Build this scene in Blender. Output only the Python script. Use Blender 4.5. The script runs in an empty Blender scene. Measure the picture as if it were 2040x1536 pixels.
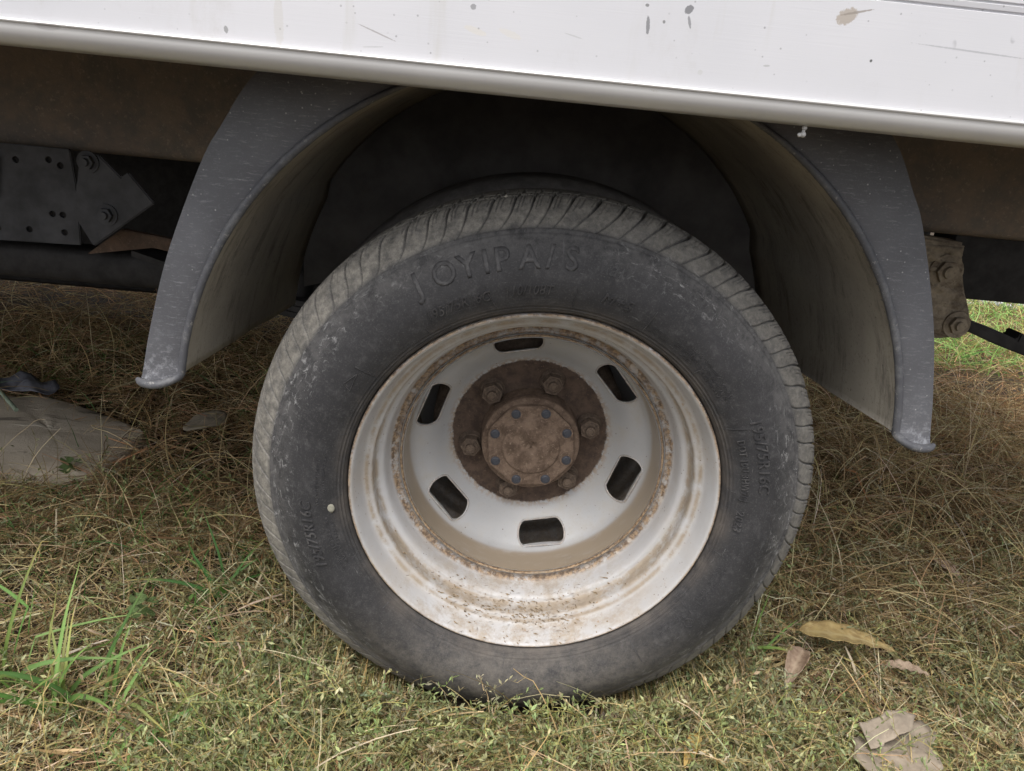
import bpy, bmesh, math, random
import numpy as np
from mathutils import Vector, Matrix
random.seed(7); rng = np.random.default_rng(11)
S = bpy.context.scene; COL = S.collection
rad = math.radians

# ------------------------------------------------------------------ camera
def cam_rot(pitch, yaw, roll):
    cp, sp, cy, sy = math.cos(pitch), math.sin(pitch), math.cos(yaw), math.sin(yaw)
    f = Vector((sy*cp, cy*cp, -sp)); r = Vector((cy, -sy, 0)); u = r.cross(f)
    c, s = math.cos(roll), math.sin(roll)
    R_, U_ = c*r+s*u, -s*r+c*u
    return Matrix((R_, U_, -f)).transposed()
cam = bpy.data.cameras.new('camera'); camo = bpy.data.objects.new('camera', cam); COL.objects.link(camo)
camo.matrix_world = Matrix.Translation((-.0790, -.8338, .7745)) @ cam_rot(.3487, .0462, .1002).to_4x4()
cam.sensor_width = 36; cam.lens = 27.30; cam.clip_start = .02; cam.clip_end = 500
S.camera = camo
# ------------------------------------------------------------------ light
w = bpy.data.worlds.new('World'); S.world = w; w.use_nodes = True
nt = w.node_tree; bg = nt.nodes['Background']
sky = nt.nodes.new('ShaderNodeTexSky'); sky.sky_type = 'NISHITA'; sky.sun_disc = False
SUN_EL, SUN_AZ = rad(66), rad(205)          # high, behind the camera and a little to the left
sky.sun_elevation = SUN_EL; sky.sun_rotation = SUN_AZ
sky.air_density = 1.0; sky.dust_density = 4.0; sky.ozone_density = 1.0
hs = nt.nodes.new('ShaderNodeHueSaturation'); hs.inputs['Saturation'].default_value = .25
nt.links.new(sky.outputs[0], hs.inputs['Color']); nt.links.new(hs.outputs[0], bg.inputs['Color'])
bg.inputs['Strength'].default_value = .13
sun = bpy.data.lights.new('sun', 'SUN'); suno = bpy.data.objects.new('sun', sun); COL.objects.link(suno)
sun.energy = 1.4; sun.angle = rad(50); sun.color = (1, .96, .9)
sd = Vector((math.sin(SUN_AZ)*math.cos(SUN_EL), math.cos(SUN_AZ)*math.cos(SUN_EL), math.sin(SUN_EL)))
suno.rotation_euler = sd.to_track_quat('Z', 'Y').to_euler()
S.view_settings.view_transform = 'Standard'; S.view_settings.look = 'None'
S.view_settings.exposure = 1.05; S.view_settings.gamma = 1; S.view_settings.use_curve_mapping = False
S.render.engine = 'CYCLES'; S.cycles.max_bounces = 5; S.cycles.diffuse_bounces = 3; S.cycles.glossy_bounces = 2; S.cycles.transmission_bounces = 2

# ------------------------------------------------------------------ material helpers
class NB:
    def __init__(s, name):
        s.m = bpy.data.materials.new(name); s.m.use_nodes = True; s.t = s.m.node_tree
        s.b = s.t.nodes['Principled BSDF']; s.out = s.t.nodes['Material Output']
        s.co = s.n('ShaderNodeTexCoord').outputs['Object']
    def n(s, typ, **kw):
        nd = s.t.nodes.new(typ)
        for k, v in kw.items(): setattr(nd, k, v)
        return nd
    def set(s, sock, v):
        if hasattr(v, 'is_linked') or isinstance(v, bpy.types.NodeSocket): s.t.links.new(v, sock)
        elif isinstance(v, (tuple, list)) and len(v) == 3 and sock.type == 'RGBA': sock.default_value = (*v, 1)
        else: sock.default_value = v
    def math(s, op, a, b=0., c=None, clamp=False):
        nd = s.n('ShaderNodeMath', operation=op, use_clamp=clamp); s.set(nd.inputs[0], a); s.set(nd.inputs[1], b)
        if c is not None: s.set(nd.inputs[2], c)
        return nd.outputs[0]
    def noise(s, scale, detail=5, rough=.6, vec=None, stretch=None, dist=0):
        nd = s.n('ShaderNodeTexNoise'); nd.inputs['Scale'].default_value = scale; nd.inputs['Detail'].default_value = detail
        nd.inputs['Roughness'].default_value = rough; nd.inputs['Distortion'].default_value = dist
        v = vec if vec is not None else s.co
        if stretch: v = s.vmap(v, stretch)
        s.t.links.new(v, nd.inputs['Vector']); return nd.outputs['Fac']
    def vmap(s, v, sc, loc=(0, 0, 0), rot=(0, 0, 0)):
        mp = s.n('ShaderNodeMapping'); s.t.links.new(v, mp.inputs['Vector'])
        mp.inputs['Scale'].default_value = sc; mp.inputs['Location'].default_value = loc; mp.inputs['Rotation'].default_value = rot
        return mp.outputs[0]
    def voro(s, scale, vec=None, feature='F1', out='Distance'):
        nd = s.n('ShaderNodeTexVoronoi', feature=feature); nd.inputs['Scale'].default_value = scale
        s.t.links.new(vec if vec is not None else s.co, nd.inputs['Vector']); return nd.outputs[out]
    def ramp(s, fac, a, b, smooth=True):
        nd = s.n('ShaderNodeMapRange', interpolation_type='SMOOTHSTEP' if smooth else 'LINEAR')
        s.set(nd.inputs[0], fac); nd.inputs[1].default_value = a; nd.inputs[2].default_value = b
        return nd.outputs[0]
    def mix(s, fac, a, b, blend='MIX'):
        nd = s.n('ShaderNodeMix', data_type='RGBA', blend_type=blend); s.set(nd.inputs[0], fac)
        s.set(nd.inputs[6], a); s.set(nd.inputs[7], b); return nd.outputs[2]
    def attr(s, name, out='Fac'):
        nd = s.n('ShaderNodeAttribute', attribute_name=name); return nd.outputs[out]
    def xyz(s):
        nd = s.n('ShaderNodeSeparateXYZ'); s.t.links.new(s.co, nd.inputs[0]); return nd.outputs
    def bump(s, h, strength=.4, dist=.002):
        nd = s.n('ShaderNodeBump'); nd.inputs['Strength'].default_value = strength; nd.inputs['Distance'].default_value = dist
        s.t.links.new(h, nd.inputs['Height']); s.t.links.new(nd.outputs[0], s.b.inputs['Normal'])
    def fin(s, color, rough=.6, metal=0., spec=.5):
        s.set(s.b.inputs['Base Color'], color); s.set(s.b.inputs['Roughness'], rough); s.set(s.b.inputs['Metallic'], metal)
        s.b.inputs['Specular IOR Level'].default_value = spec
        return s.m

def m_rubber():
    N = NB('tyre rubber'); x, y, z = N.xyz()
    r = N.math('SQRT', N.math('ADD', N.math('MULTIPLY', x, x), N.math('MULTIPLY', z, z)))
    th = N.math('ARCTAN2', z, x)
    cb = N.n('ShaderNodeCombineXYZ'); N.set(cb.inputs[0], r); N.set(cb.inputs[1], N.math('MULTIPLY', th, .3)); pv = cb.outputs[0]
    big = N.noise(13, 9, .72); mid = N.noise(80, 7, .8); fine = N.noise(520, 3, .75)
    radial = N.noise(1, 4, .7, vec=N.vmap(pv, (45, 260, 1)))        # fine marks running out from the rim
    base = N.mix(N.ramp(big, .3, .7), (.021, .0205, .0222), (.035, .034, .0362))
    base = N.mix(N.math('MULTIPLY', N.ramp(mid, .48, .72), .55), base, (.085, .082, .083))
    base = N.mix(N.math('MULTIPLY', N.ramp(fine, .52, .72), .4), base, (.125, .119, .115))
    base = N.mix(N.math('MULTIPLY', N.math('MULTIPLY', N.ramp(radial, .55, .8), N.ramp(r, .27, .312)), .6), base, (.20, .195, .20))
    # kerb scuffs in a band under the tread edge
    band = N.math('MULTIPLY', N.ramp(r, .276, .303), N.ramp(r, .326, .316))
    side = N.math('MAXIMUM', N.ramp(N.noise(4.2, 2, .5), .40, .60), N.ramp(x, -.16, -.27))
    sc = N.ramp(N.noise(1, 6, .8, vec=N.vmap(pv, (150, 70, 1), rot=(0, 0, .5)), dist=.8), .53, .66)
    base = N.mix(N.math('MULTIPLY', N.math('MULTIPLY', band, side), N.math('MULTIPLY', sc, .75)), base, (.40, .395, .39))
    sc2 = N.ramp(N.noise(1, 4, .7, vec=N.vmap(pv, (300, 24, 1), rot=(0, 0, -.55))), .66, .74)
    base = N.mix(N.math('MULTIPLY', sc2, .5), base, (.30, .295, .29))
    eb = N.math('MULTIPLY', N.ramp(r, .282, .312), N.ramp(N.noise(36, 8, .82), .34, .62))
    base = N.mix(N.math('MULTIPLY', eb, .6), base, (.135, .13, .127))
    # brownish soil low on the wall and near the rim
    low = N.math('MULTIPLY', N.ramp(z, -.14, -.28), N.ramp(N.noise(60, 9, .88), .30, .70))
    base = N.mix(N.math('MULTIPLY', low, .72), base, (.185, .163, .138))
    rimd = N.math('MULTIPLY', N.ramp(r, .247, .226), N.ramp(N.noise(22, 4, .6), .3, .7))
    base = N.mix(N.math('MULTIPLY', rimd, .6), base, (.135, .115, .098))
    # caked dust on the tread blocks
    d = N.attr('dust')
    dust = N.mix(N.ramp(N.noise(120, 6, .8), .35, .68), (.16, .149, .130), (.31, .288, .25))
    dust = N.mix(N.ramp(fine, .6, .75), dust, (.15, .13, .11))
    left = N.ramp(x, .22, -.25)
    amt = N.math('MULTIPLY', d, N.math('ADD', N.math('MULTIPLY', N.math('MULTIPLY', N.ramp(N.noise(70, 6, .75), .25, .62), .66), N.math('ADD', .62, N.math('MULTIPLY', left, .6))), .16), clamp=True)
    base = N.mix(amt, base, dust)
    h = N.math('ADD', N.math('MULTIPLY', N.noise(160, 4, .7), .5), N.math('ADD', N.math('MULTIPLY', radial, .25), N.math('MULTIPLY', fine, .25)))
    N.bump(h, .5, .0014)
    return N.fin(base, N.math('ADD', .6, N.math('MULTIPLY', mid, .3)), spec=.4)

def m_letter():
    N = NB('raised rubber lettering'); f = N.noise(70, 5, .7)
    base = N.mix(N.ramp(f, .4, .7), (.032, .031, .033), (.080, .077, .077)); return N.fin(base, .65, spec=.45)

def m_rim():
    N = NB('weathered white rim paint'); x, y, z = N.xyz()
    base = N.mix(N.ramp(N.noise(7, 4, .6), .3, .7), (.42, .415, .42), (.52, .52, .53))
    soil = N.mix(N.noise(90, 4, .7), (.20, .145, .095), (.42, .345, .255))
    g = N.attr('dirt')
    streak = N.noise(30, 6, .7)
    amt = N.math('MULTIPLY', g, N.ramp(streak, .30, .58))
    low = N.math('MULTIPLY', N.ramp(z, -.08, -.21), N.math('MULTIPLY', N.ramp(N.noise(28, 6, .75), .36, .66), .85))
    cover = N.math('MAXIMUM', N.math('MULTIPLY', amt, .9), low)
    base = N.mix(N.math('MULTIPLY', N.ramp(N.noise(11, 5, .65), .42, .75), .35), base, (.46, .40, .33))
    base = N.mix(cover, base, soil)
    speck = N.math('MULTIPLY', N.ramp(N.voro(150), .16, .09), N.ramp(N.noise(35, 2, .5), .50, .60))
    base = N.mix(N.math('MULTIPLY', speck, .85), base, (.16, .12, .095))
    speck2 = N.math('MULTIPLY', N.ramp(N.noise(130, 3, .6), .66, .72), N.ramp(N.noise(20, 3, .6), .45, .6))
    base = N.mix(N.math('MULTIPLY', speck2, .8), base, (.29, .165, .075))
    rst = N.attr('rust')
    rn = N.ramp(N.noise(75, 5, .75), .36, .52)
    rc = N.mix(N.ramp(N.noise(210, 3, .7), .4, .62), (.13, .082, .048), (.38, .26, .155))
    rc = N.mix(N.ramp(N.noise(60, 3, .6), .6, .66), rc, (.50, .43, .36))
    base = N.mix(N.math('MULTIPLY', rst, rn), base, rc)
    N.bump(N.math('ADD', N.math('MULTIPLY', cover, N.noise(220, 3, .7)), N.math('MULTIPLY', rst, N.noise(160, 4, .7))), .7, .0016)
    return N.fin(base, N.math('ADD', .38, N.math('MULTIPLY', cover, .4)), spec=.5)

def m_disc():
    N = NB('white wheel disc with bare rusty centre'); x, y, z = N.xyz()
    r = N.math('SQRT', N.math('ADD', N.math('MULTIPLY', x, x), N.math('MULTIPLY', z, z)))
    base = N.mix(N.ramp(N.noise(8, 5, .6), .3, .7), (.36, .355, .355), (.45, .45, .455))
    base = N.mix(N.math('MULTIPLY', N.ramp(N.noise(16, 8, .78), .44, .72), .6), base, (.36, .315, .255))
    base = N.mix(N.math('MULTIPLY', N.ramp(N.noise(260, 3, .7), .58, .72), .35), base, (.30, .28, .25))
    speck = N.math('MULTIPLY', N.ramp(N.voro(120), .15, .08), N.ramp(N.noise(30, 2, .5), .52, .60))
    base = N.mix(N.math('MULTIPLY', speck, .8), base, (.14, .10, .08))
    # dirt washed into the skirt that faces up at the bottom
    dirt = N.math('MULTIPLY', N.attr('dirt'), N.ramp(z, .03, -.12))
    base = N.mix(N.math('MULTIPLY', dirt, N.ramp(N.noise(30, 6, .7, stretch=(1, 3, 1)), .28, .5)), base, (.225, .18, .135))
    skirt = N.math('MULTIPLY', N.attr('dirt'), N.ramp(N.noise(26, 5, .7), .22, .45))
    base = N.mix(N.math('MULTIPLY', skirt, .85), base, (.29, .235, .175))
    edge = N.math('ADD', r, N.math('MULTIPLY', N.math('SUBTRACT', N.noise(90, 5, .8), .5), .010))
    rc = N.mix(N.ramp(N.noise(60, 6, .7), .35, .65), (.052, .034, .025), (.105, .070, .050))
    rc = N.mix(N.ramp(N.noise(300, 3, .7), .6, .75), rc, (.20, .135, .095))
    halo = N.math('MULTIPLY', N.ramp(edge, .1185, .1108, False), .8)
    base = N.mix(N.math('MULTIPLY', halo, N.ramp(N.noise(150, 3, .7), .4, .55)), base, (.30, .22, .15))
    inner = N.ramp(edge, .1108, .1088, False)
    base = N.mix(inner, base, rc)
    rst = N.math('MULTIPLY', N.attr('rust'), N.ramp(N.noise(75, 5, .75), .36, .52))
    base = N.mix(rst, base, N.mix(N.ramp(N.noise(210, 3, .7), .4, .62), (.13, .08, .045), (.40, .28, .17)))
    N.bump(N.math('ADD', N.math('MULTIPLY', inner, N.noise(240, 4, .7)), N.math('MULTIPLY', rst, N.noise(160, 4, .7))), .6, .0015)
    return N.fin(base, N.math('ADD', .36, N.math('MULTIPLY', inner, .5)), spec=.45)

def m_rust(name, a, b, c, sc=40, bump=.6):
    N = NB(name); base = N.mix(N.ramp(N.noise(sc, 6, .7), .33, .66), a, b)
    base = N.mix(N.ramp(N.noise(sc*6, 4, .7), .55, .75), base, c)
    N.bump(N.noise(sc*5, 5, .75), bump, .002); return N.fin(base, .85, spec=.3)

def m_plastic():
    N = NB('grey weathered plastic')
    base = N.mix(N.ramp(N.noise(6, 5, .6), .3, .7), (.088, .088, .096), (.130, .131, .143))
    st = N.math('MULTIPLY', N.ramp(N.noise(70, 6, .8, stretch=(1, 1, 6)), .54, .68), .5)
    base = N.mix(st, base, (.33, .33, .345))
    sp = N.math('MULTIPLY', N.ramp(N.voro(110), .12, .06), .85)
    base = N.mix(N.math('MULTIPLY', sp, N.ramp(N.noise(11, 3, .6), .38, .55)), base, (.42, .42, .41))
    fine = N.noise(500, 3, .7); base = N.mix(N.math('MULTIPLY', N.ramp(fine, .55, .72), .25), base, (.26, .26, .27))
    x, y, z = N.xyz()
    base = N.mix(N.math('MULTIPLY', N.ramp(z, .52, .43), N.math('MULTIPLY', N.ramp(N.noise(120, 5, .75), .48, .66), .6)), base, (.40, .405, .43))
    N.bump(fine, .25, .0008); return N.fin(base, .52, spec=.45)

def m_lip():
    N = NB('scraped plastic edge')
    base = N.mix(N.ramp(N.noise(60, 6, .75), .42, .72), (.085, .086, .096), (.16, .16, .165))
    base = N.mix(N.math('MULTIPLY', N.ramp(N.noise(110, 5, .8), .60, .68), .75), base, (.36, .345, .325))
    N.bump(N.noise(250, 4, .7), .5, .001); return N.fin(base, .55, spec=.45)

def m_liner():
    N = NB('dusty mudguard liner')
    base = N.mix(N.ramp(N.noise(5, 5, .6), .3, .7), (.31, .28, .235), (.45, .41, .345))
    base = N.mix(N.math('MULTIPLY', N.ramp(N.noise(11, 8, .8, stretch=(1, 2.0, .4)), .50, .68), .6), base, (.095, .085, .075))
    f = N.noise(170, 5, .8); base = N.mix(N.ramp(f, .55, .75), base, (.12, .105, .088))
    N.bump(f, .5, .002); return N.fin(base, .9, spec=.2)

def m_panel():
    N = NB('brushed white dropside sheet'); x, y, z = N.xyz()
    br = N.noise(1, 4, .6, vec=N.vmap(N.co, (14, 1, 900)))
    big = N.noise(2.4, 4, .55)
    base = N.mix(N.ramp(big, .35, .68), (.53, .53, .555), (.60, .595, .62))
    base = N.mix(N.math('MULTIPLY', br, .12), base, (.55, .55, .57))
    sp = N.math('MULTIPLY', N.ramp(N.voro(120), .14, .06), N.ramp(N.noise(60, 2, .5), .48, .60))
    base = N.mix(N.math('MULTIPLY', sp, .75), base, (.26, .26, .27))
    sp2 = N.math('MULTIPLY', N.ramp(N.voro(26, vec=N.vmap(N.co, (1, 1, .55), loc=(3.1, 0, 1.7))), .085, .05), N.ramp(N.noise(19, 2, .5), .50, .56))
    base = N.mix(N.math('MULTIPLY', sp2, .65), base, (.22, .22, .235))
    drip = N.math('MULTIPLY', N.ramp(N.noise(1, 4, .65, vec=N.vmap(N.co, (26, 1, 3))), .60, .74), .30)
    base = N.mix(drip, base, (.44, .42, .36))
    gr = N.math('MULTIPLY', N.ramp(N.noise(9, 8, .8, stretch=(1, 1, .6)), .52, .74), N.ramp(z, .89, .80))
    base = N.mix(N.math('MULTIPLY', gr, .4), base, (.40, .375, .34))
    mn = N.math('MULTIPLY', N.math('SUBTRACT', N.noise(380, 2, .7), .5), 1.6)
    # the marks one can tell apart: x, z, half length, half width, tilt, tone, strength
    for (mx, mz, a, b, t, c, k) in [(.046, .856, .0016, .007, .1, (.2, .2, .21), .9), (.043, .872, .0016, .0012, 0, (.2, .2, .2), .9), (.081, .872, .004, .003, .7, (.17, .17, .18), .9),
            (.083, .862, .0012, .005, .3, (.2, .2, .21), .8), (.060, .860, .0012, .0015, 0, (.2, .2, .2), .9), (.224, .880, .009, .006, .5, (.36, .31, .26), .85), (.232, .884, .014, .0009, .25, (.26, .23, .2), .8),
            (.255, .846, .0012, .0012, 0, (.1, .1, .1), 1), (.347, .8625, .05, .0007, -.03, (.38, .38, .4), .8), (-.197, .827, .017, .0006, -.32, (.33, .31, .31), .8), (-.109, .837, .010, .0026, -.28, (.60, .57, .52), .6),
            (-.077, .837, .010, .0026, -.3, (.60, .57, .52), .5), (-.332, .817, .0018, .003, .2, (.25, .25, .25), .8), (-.285, .829, .004, .022, .04, (.52, .50, .47), .45), (-.20, .815, .010, .0005, .1, (.4, .4, .4), .6),
            (-.112, .856, .0024, .0022, .3, (.24, .24, .25), .8), (-.02, .841, .008, .0006, -.2, (.45, .45, .46), .8), (.10, .822, .0022, .0022, 0, (.5, .5, .5), .8), (.16, .833, .003, .0008, .1, (.36, .36, .36), .7)]:
        mx, mz = -.079+(mx*1.047+.083)*.863, .7745+(.1105-(.885-mz)*1.059)*.863
        dx, dz = N.math('SUBTRACT', x, mx), N.math('SUBTRACT', z, mz)
        ct, s_ = math.cos(t), math.sin(t)
        u = N.math('ADD', N.math('MULTIPLY', dx, ct/a), N.math('MULTIPLY', dz, s_/a)); v = N.math('ADD', N.math('MULTIPLY', dx, -s_/b), N.math('MULTIPLY', dz, ct/b))
        d = N.math('ADD', N.math('MULTIPLY', u, u), N.math('MULTIPLY', v, v))
        d = N.math('ADD', d, mn)
        base = N.mix(N.math('MULTIPLY', N.ramp(d, 1.15, .7), k), base, c)
    N.bump(br, .12, .0006); return N.fin(base, .42, spec=.5)

def m_rail():
    N = NB('dull aluminium edge rail')
    br = N.noise(1, 4, .6, vec=N.vmap(N.co, (10, 300, 700)))
    base = N.mix(N.ramp(N.noise(3, 4, .6), .35, .7), (.52, .51, .505), (.59, .58, .57))
    base = N.mix(N.math('MULTIPLY', br, .15), base, (.5, .49, .47))
    st = N.math('MULTIPLY', N.ramp(N.noise(120, 4, .7, stretch=(.6, 1, 1)), .66, .72), N.ramp(N.noise(12, 3, .6), .48, .6))
    base = N.mix(N.math('MULTIPLY', st, .6), base, (.36, .33, .29))
    x, y, z = N.xyz()
    d = N.math('ADD', N.math('POWER', N.math('DIVIDE', N.math('ADD', x, .449), .011), 2.), N.math('POWER', N.math('DIVIDE', N.math('SUBTRACT', z, .7965), .0036), 2.))
    base = N.mix(N.math('MULTIPLY', N.ramp(d, 1.1, .6), .55), base, (.38, .36, .36))
    return N.fin(base, .36, metal=.3, spec=.5)

def m_plain(name, c, rough=.7, spec=.4, sc=40, var=.35, bump=.3):
    N = NB(name); d = tuple(v*(1-var) for v in c); l = tuple(min(1, v*(1+var)) for v in c)
    base = N.mix(N.ramp(N.noise(sc, 5, .65), .3, .7), d, l); N.bump(N.noise(sc*5, 4, .7), bump, .001)
    return N.fin(base, rough, spec=spec)

def m_plant(name, trans=.3):
    N = NB(name); c = N.attr('Col', 'Color')
    df = N.n('ShaderNodeBsdfDiffuse'); N.t.links.new(c, df.inputs[0])
    if name == 'living grass': N.fin(c, .55, spec=.3); df = N.b
    tr = N.n('ShaderNodeBsdfTranslucent'); N.t.links.new(c, tr.inputs[0])
    mx = N.n('ShaderNodeMixShader'); mx.inputs[0].default_value = trans
    N.t.links.new(df.outputs[0], mx.inputs[1]); N.t.links.new(tr.outputs[0], mx.inputs[2]); N.t.links.new(mx.outputs[0], N.out.inputs[0])
    return N.m

def m_soil():
    N = NB('dark soil with crumbs')
    base = N.mix(N.ramp(N.noise(6, 6, .65), .3, .7), (.034, .026, .019), (.080, .062, .045))
    base = N.mix(N.ramp(N.noise(120, 5, .75), .55, .72), base, (.17, .14, .10))
    N.bump(N.noise(70, 6, .75), .8, .008); return N.fin(base, .95, spec=.15)

def m_slab():
    N = NB('weathered grey slab')
    base = N.mix(N.ramp(N.noise(5, 5, .6, stretch=(1, 2.2, 1)), .3, .7), (.43, .36, .275), (.58, .50, .395))
    st = N.ramp(N.noise(1, 5, .65, vec=N.vmap(N.co, (7, 34, 10), rot=(0, 0, .35)), dist=.6), .60, .70)
    base = N.mix(N.math('MULTIPLY', st, .75), base, (.62, .56, .46))
    dk = N.ramp(N.noise(1, 5, .65, vec=N.vmap(N.co, (6, 30, 10), loc=(4, 2, 0), rot=(0, 0, .3)), dist=.5), .60, .68)
    base = N.mix(N.math('MULTIPLY', dk, .7), base, (.085, .072, .058))
    N.bump(N.math('ADD', N.noise(150, 5, .7), st), .5, .003); return N.fin(base, .85, spec=.25)

def m_leaf(name, a, b, vein):
    N = NB(name)
    base = N.mix(N.ramp(N.noise(55, 5, .65), .35, .65), a, b)
    base = N.mix(N.math('MULTIPLY', N.attr('vein'), .7), base, vein)
    base = N.mix(N.ramp(N.noise(190, 4, .7), .64, .72), base, tuple(v*.4 for v in a))
    N.bump(N.noise(160, 4, .7), .5, .001)
    N.fin(base, .6, spec=.3); return N.m

RUB, LET, RIM, DISC = m_rubber(), m_letter(), m_rim(), m_disc()
HUB = m_rust('rusty brown hub casting', (.082, .054, .038), (.185, .130, .095), (.29, .22, .165), 55)
NUT = m_rust('rusty wheel nut steel', (.070, .050, .038), (.15, .110, .082), (.26, .20, .155), 90)
STUD = m_plain('dark steel bolt head', (.042, .045, .056), .55, .5, 80)
PLA, LIP, LINER, PANEL, RAIL = m_plastic(), m_lip(), m_liner(), m_panel(), m_rail()
RUST = m_rust('haze lifted rust brown chassis steel', (.19, .168, .15), (.27, .215, .172), (.37, .31, .255), 24, .6)  # rust made paler and greyer: lens haze put into the colour
STEEL = m_plain('dark blue grey painted steel', (.058, .058, .064), .6, .4, 14, .4)
BLACK = m_plain('dull black steel', (.028, .026, .026), .7, .35, 30, .4)
MUD = m_rust('dried mud on steel', (.13, .10, .075), (.34, .285, .215), (.21, .165, .12), 26, 1.0)
OLDRUST = m_rust('orange rust bar', (.09, .062, .046), (.16, .105, .075), (.23, .165, .12), 20, .5)
SOIL, SLAB = m_soil(), m_slab()
PLANT = m_plant('dry grass and leaf fibres', .25); GREEN = m_plant('living grass', .35)
PEB = m_plain('pale pebble', (.40, .37, .32), .8, .3, 90, .3)
GRAVEL = m_plain('grey gravel', (.40, .40, .41), .9, .3, 60, .5)

# ------------------------------------------------------------------ object helpers
def np_mesh(name, V, F, mat=None, smooth=True, attrs=None, cols=None):
    V = np.asarray(V, np.float32); F = np.asarray(F, np.int32)
    me = bpy.data.meshes.new(name); n = len(F); k = F.shape[1]
    me.vertices.add(len(V)); me.vertices.foreach_set('co', V.ravel())
    me.loops.add(n*k); me.loops.foreach_set('vertex_index', F.ravel())
    me.polygons.add(n); me.polygons.foreach_set('loop_start', np.arange(0, n*k, k, dtype=np.int32))
    me.polygons.foreach_set('use_smooth', np.full(n, smooth))
    for a, v in (attrs or {}).items():
        at = me.attributes.new(a, 'FLOAT', 'POINT'); at.data.foreach_set('value', np.asarray(v, np.float32).ravel())
    if cols is not None:
        at = me.attributes.new('Col', 'FLOAT_COLOR', 'POINT')
        c = np.ones((len(V), 4), np.float32); c[:, :3] = cols; at.data.foreach_set('color', c.ravel())
    me.update(calc_edges=True); me.validate()
    if mat: me.materials.append(mat)
    return me
def link(name, me, parent=None, loc=None, rot=None):
    o = bpy.data.objects.new(name, me); COL.objects.link(o)
    if parent: o.parent = parent
    if loc: o.location = loc
    if rot: o.rotation_euler = rot
    return o
def tag(o, label=None, cat=None, group=None, kind=None):
    if label: o['label'] = label
    if cat: o['category'] = cat
    if group: o['group'] = group
    if kind: o['kind'] = kind
    return o
def bm_obj(name, bm, mat, parent=None, smooth=False, loc=None, rot=None, angle=None):
    me = bpy.data.meshes.new(name); bmesh.ops.recalc_face_normals(bm, faces=bm.faces); bm.to_mesh(me); bm.free()
    me.materials.append(mat)
    if smooth:
        me.polygons.foreach_set('use_smooth', [True]*len(me.polygons))
        if angle: me.set_sharp_from_angle(angle=rad(angle))
    return link(name, me, parent, loc, rot)
def bm_box(bm, x0, x1, y0, y1, z0, z1, bev=.004, seg=2):
    r = bmesh.ops.create_cube(bm, size=1); vs = r['verts']
    for v in vs: v.co = Vector((x0+(v.co.x+.5)*(x1-x0), y0+(v.co.y+.5)*(y1-y0), z0+(v.co.z+.5)*(z1-z0)))
    if bev: bmesh.ops.bevel(bm, geom=list({e for v in vs for e in v.link_edges}), offset=bev, segments=seg, affect='EDGES', profile=.5)
def box(name, mat, parent, *a, bev=.004):
    bm = bmesh.new(); bm_box(bm, *a, bev=bev); return bm_obj(name, bm, mat, parent, True, angle=40)
def prism(name, pts, y0, y1, mat, parent, bev=.002):
    """outline in x,z pushed from y0 to y1"""
    bm = bmesh.new(); f = bm.faces.new([bm.verts.new((x, y0, z)) for x, z in pts])
    r = bmesh.ops.extrude_face_region(bm, geom=[f])
    for v in r['geom']:
        if isinstance(v, bmesh.types.BMVert): v.co.y = y1
    if bev: bmesh.ops.bevel(bm, geom=list(bm.edges), offset=bev, segments=2, affect='EDGES')
    return bm_obj(name, bm, mat, parent, True, angle=40)
def smoothstep(a, b, x): t = np.clip((x-a)/(b-a), 0, 1); return t*t*(3-2*t)
def catmull(P, per):
    P = np.asarray(P, float); Q = np.vstack([2*P[0]-P[1], P, 2*P[-1]-P[-2]]); out = []
    for i in range(1, len(Q)-2):
        p0, p1, p2, p3 = Q[i-1:i+3]
        for t in np.linspace(0, 1, per, endpoint=False):
            out.append(.5*((2*p1)+(-p0+p2)*t+(2*p0-5*p1+4*p2-p3)*t*t+(-p0+3*p1-3*p2+p3)*t**3))
    out.append(P[-1]); return np.array(out)
def lathe(name, prof, mat, parent, nseg=192, attrs=None, mod=None, closed=False):
    """prof: (r, y) list turned about the wheel axle (y)"""
    prof = np.asarray(prof, float); m = len(prof); t = np.linspace(0, 2*math.pi, nseg, endpoint=False)
    r = np.repeat(prof[:, :1], nseg, 1); y = np.repeat(prof[:, 1:2], nseg, 1)
    if mod is not None: r, y = mod(r, y, t[None, :])
    V = np.stack([r*np.cos(t), y, r*np.sin(t)], -1).reshape(-1, 3)
    i = np.arange(m if closed else m-1)[:, None]; j = np.arange(nseg)[None, :]; i2 = (i+1) % m; j2 = (j+1) % nseg
    F = np.stack([i*nseg+j, i*nseg+j2, i2*nseg+j2, i2*nseg+j], -1).reshape(-1, 4)
    at = {k: np.repeat(np.asarray(v, float), nseg) for k, v in (attrs or {}).items()}
    me = np_mesh(name, V, F, mat, True, at); return link(name, me, parent)

# ------------------------------------------------------------------ the setting: ground
def gz(x, y):
    """height of the uneven ground"""
    return .010*np.sin(x*5.1+1.3)*np.cos(y*4.3+.4)+.006*np.sin(x*13.7+y*9.1)+.004*np.sin(x*23.+1.)*np.sin(y*27.)-.010
def ground():
    xs = np.concatenate([[-60, -30, -12, -6], np.linspace(-3, 4, 141), [7, 13, 30, 60]]); ys = np.concatenate([[-60, -30, -12, -5], np.linspace(-1.6, 4.4, 121), [8, 14, 30, 60]])
    X, Y = np.meshgrid(xs, ys); near = np.exp(-np.maximum(0, np.hypot(X, Y)-3)**2)
    Z = gz(X, Y)*near-.006+.002*rng.standard_normal(X.shape)*near
    V = np.stack([X, Y, Z], -1).reshape(-1, 3); nx = len(xs)
    i = np.arange(len(ys)-1)[:, None]*nx; j = np.arange(nx-1)[None, :]
    F = np.stack([i+j, i+j+1, i+j+1+nx, i+j+nx], -1).reshape(-1, 4)
    tag(link('ground', np_mesh('ground', V, F, SOIL)), kind='structure')
ground()

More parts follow.
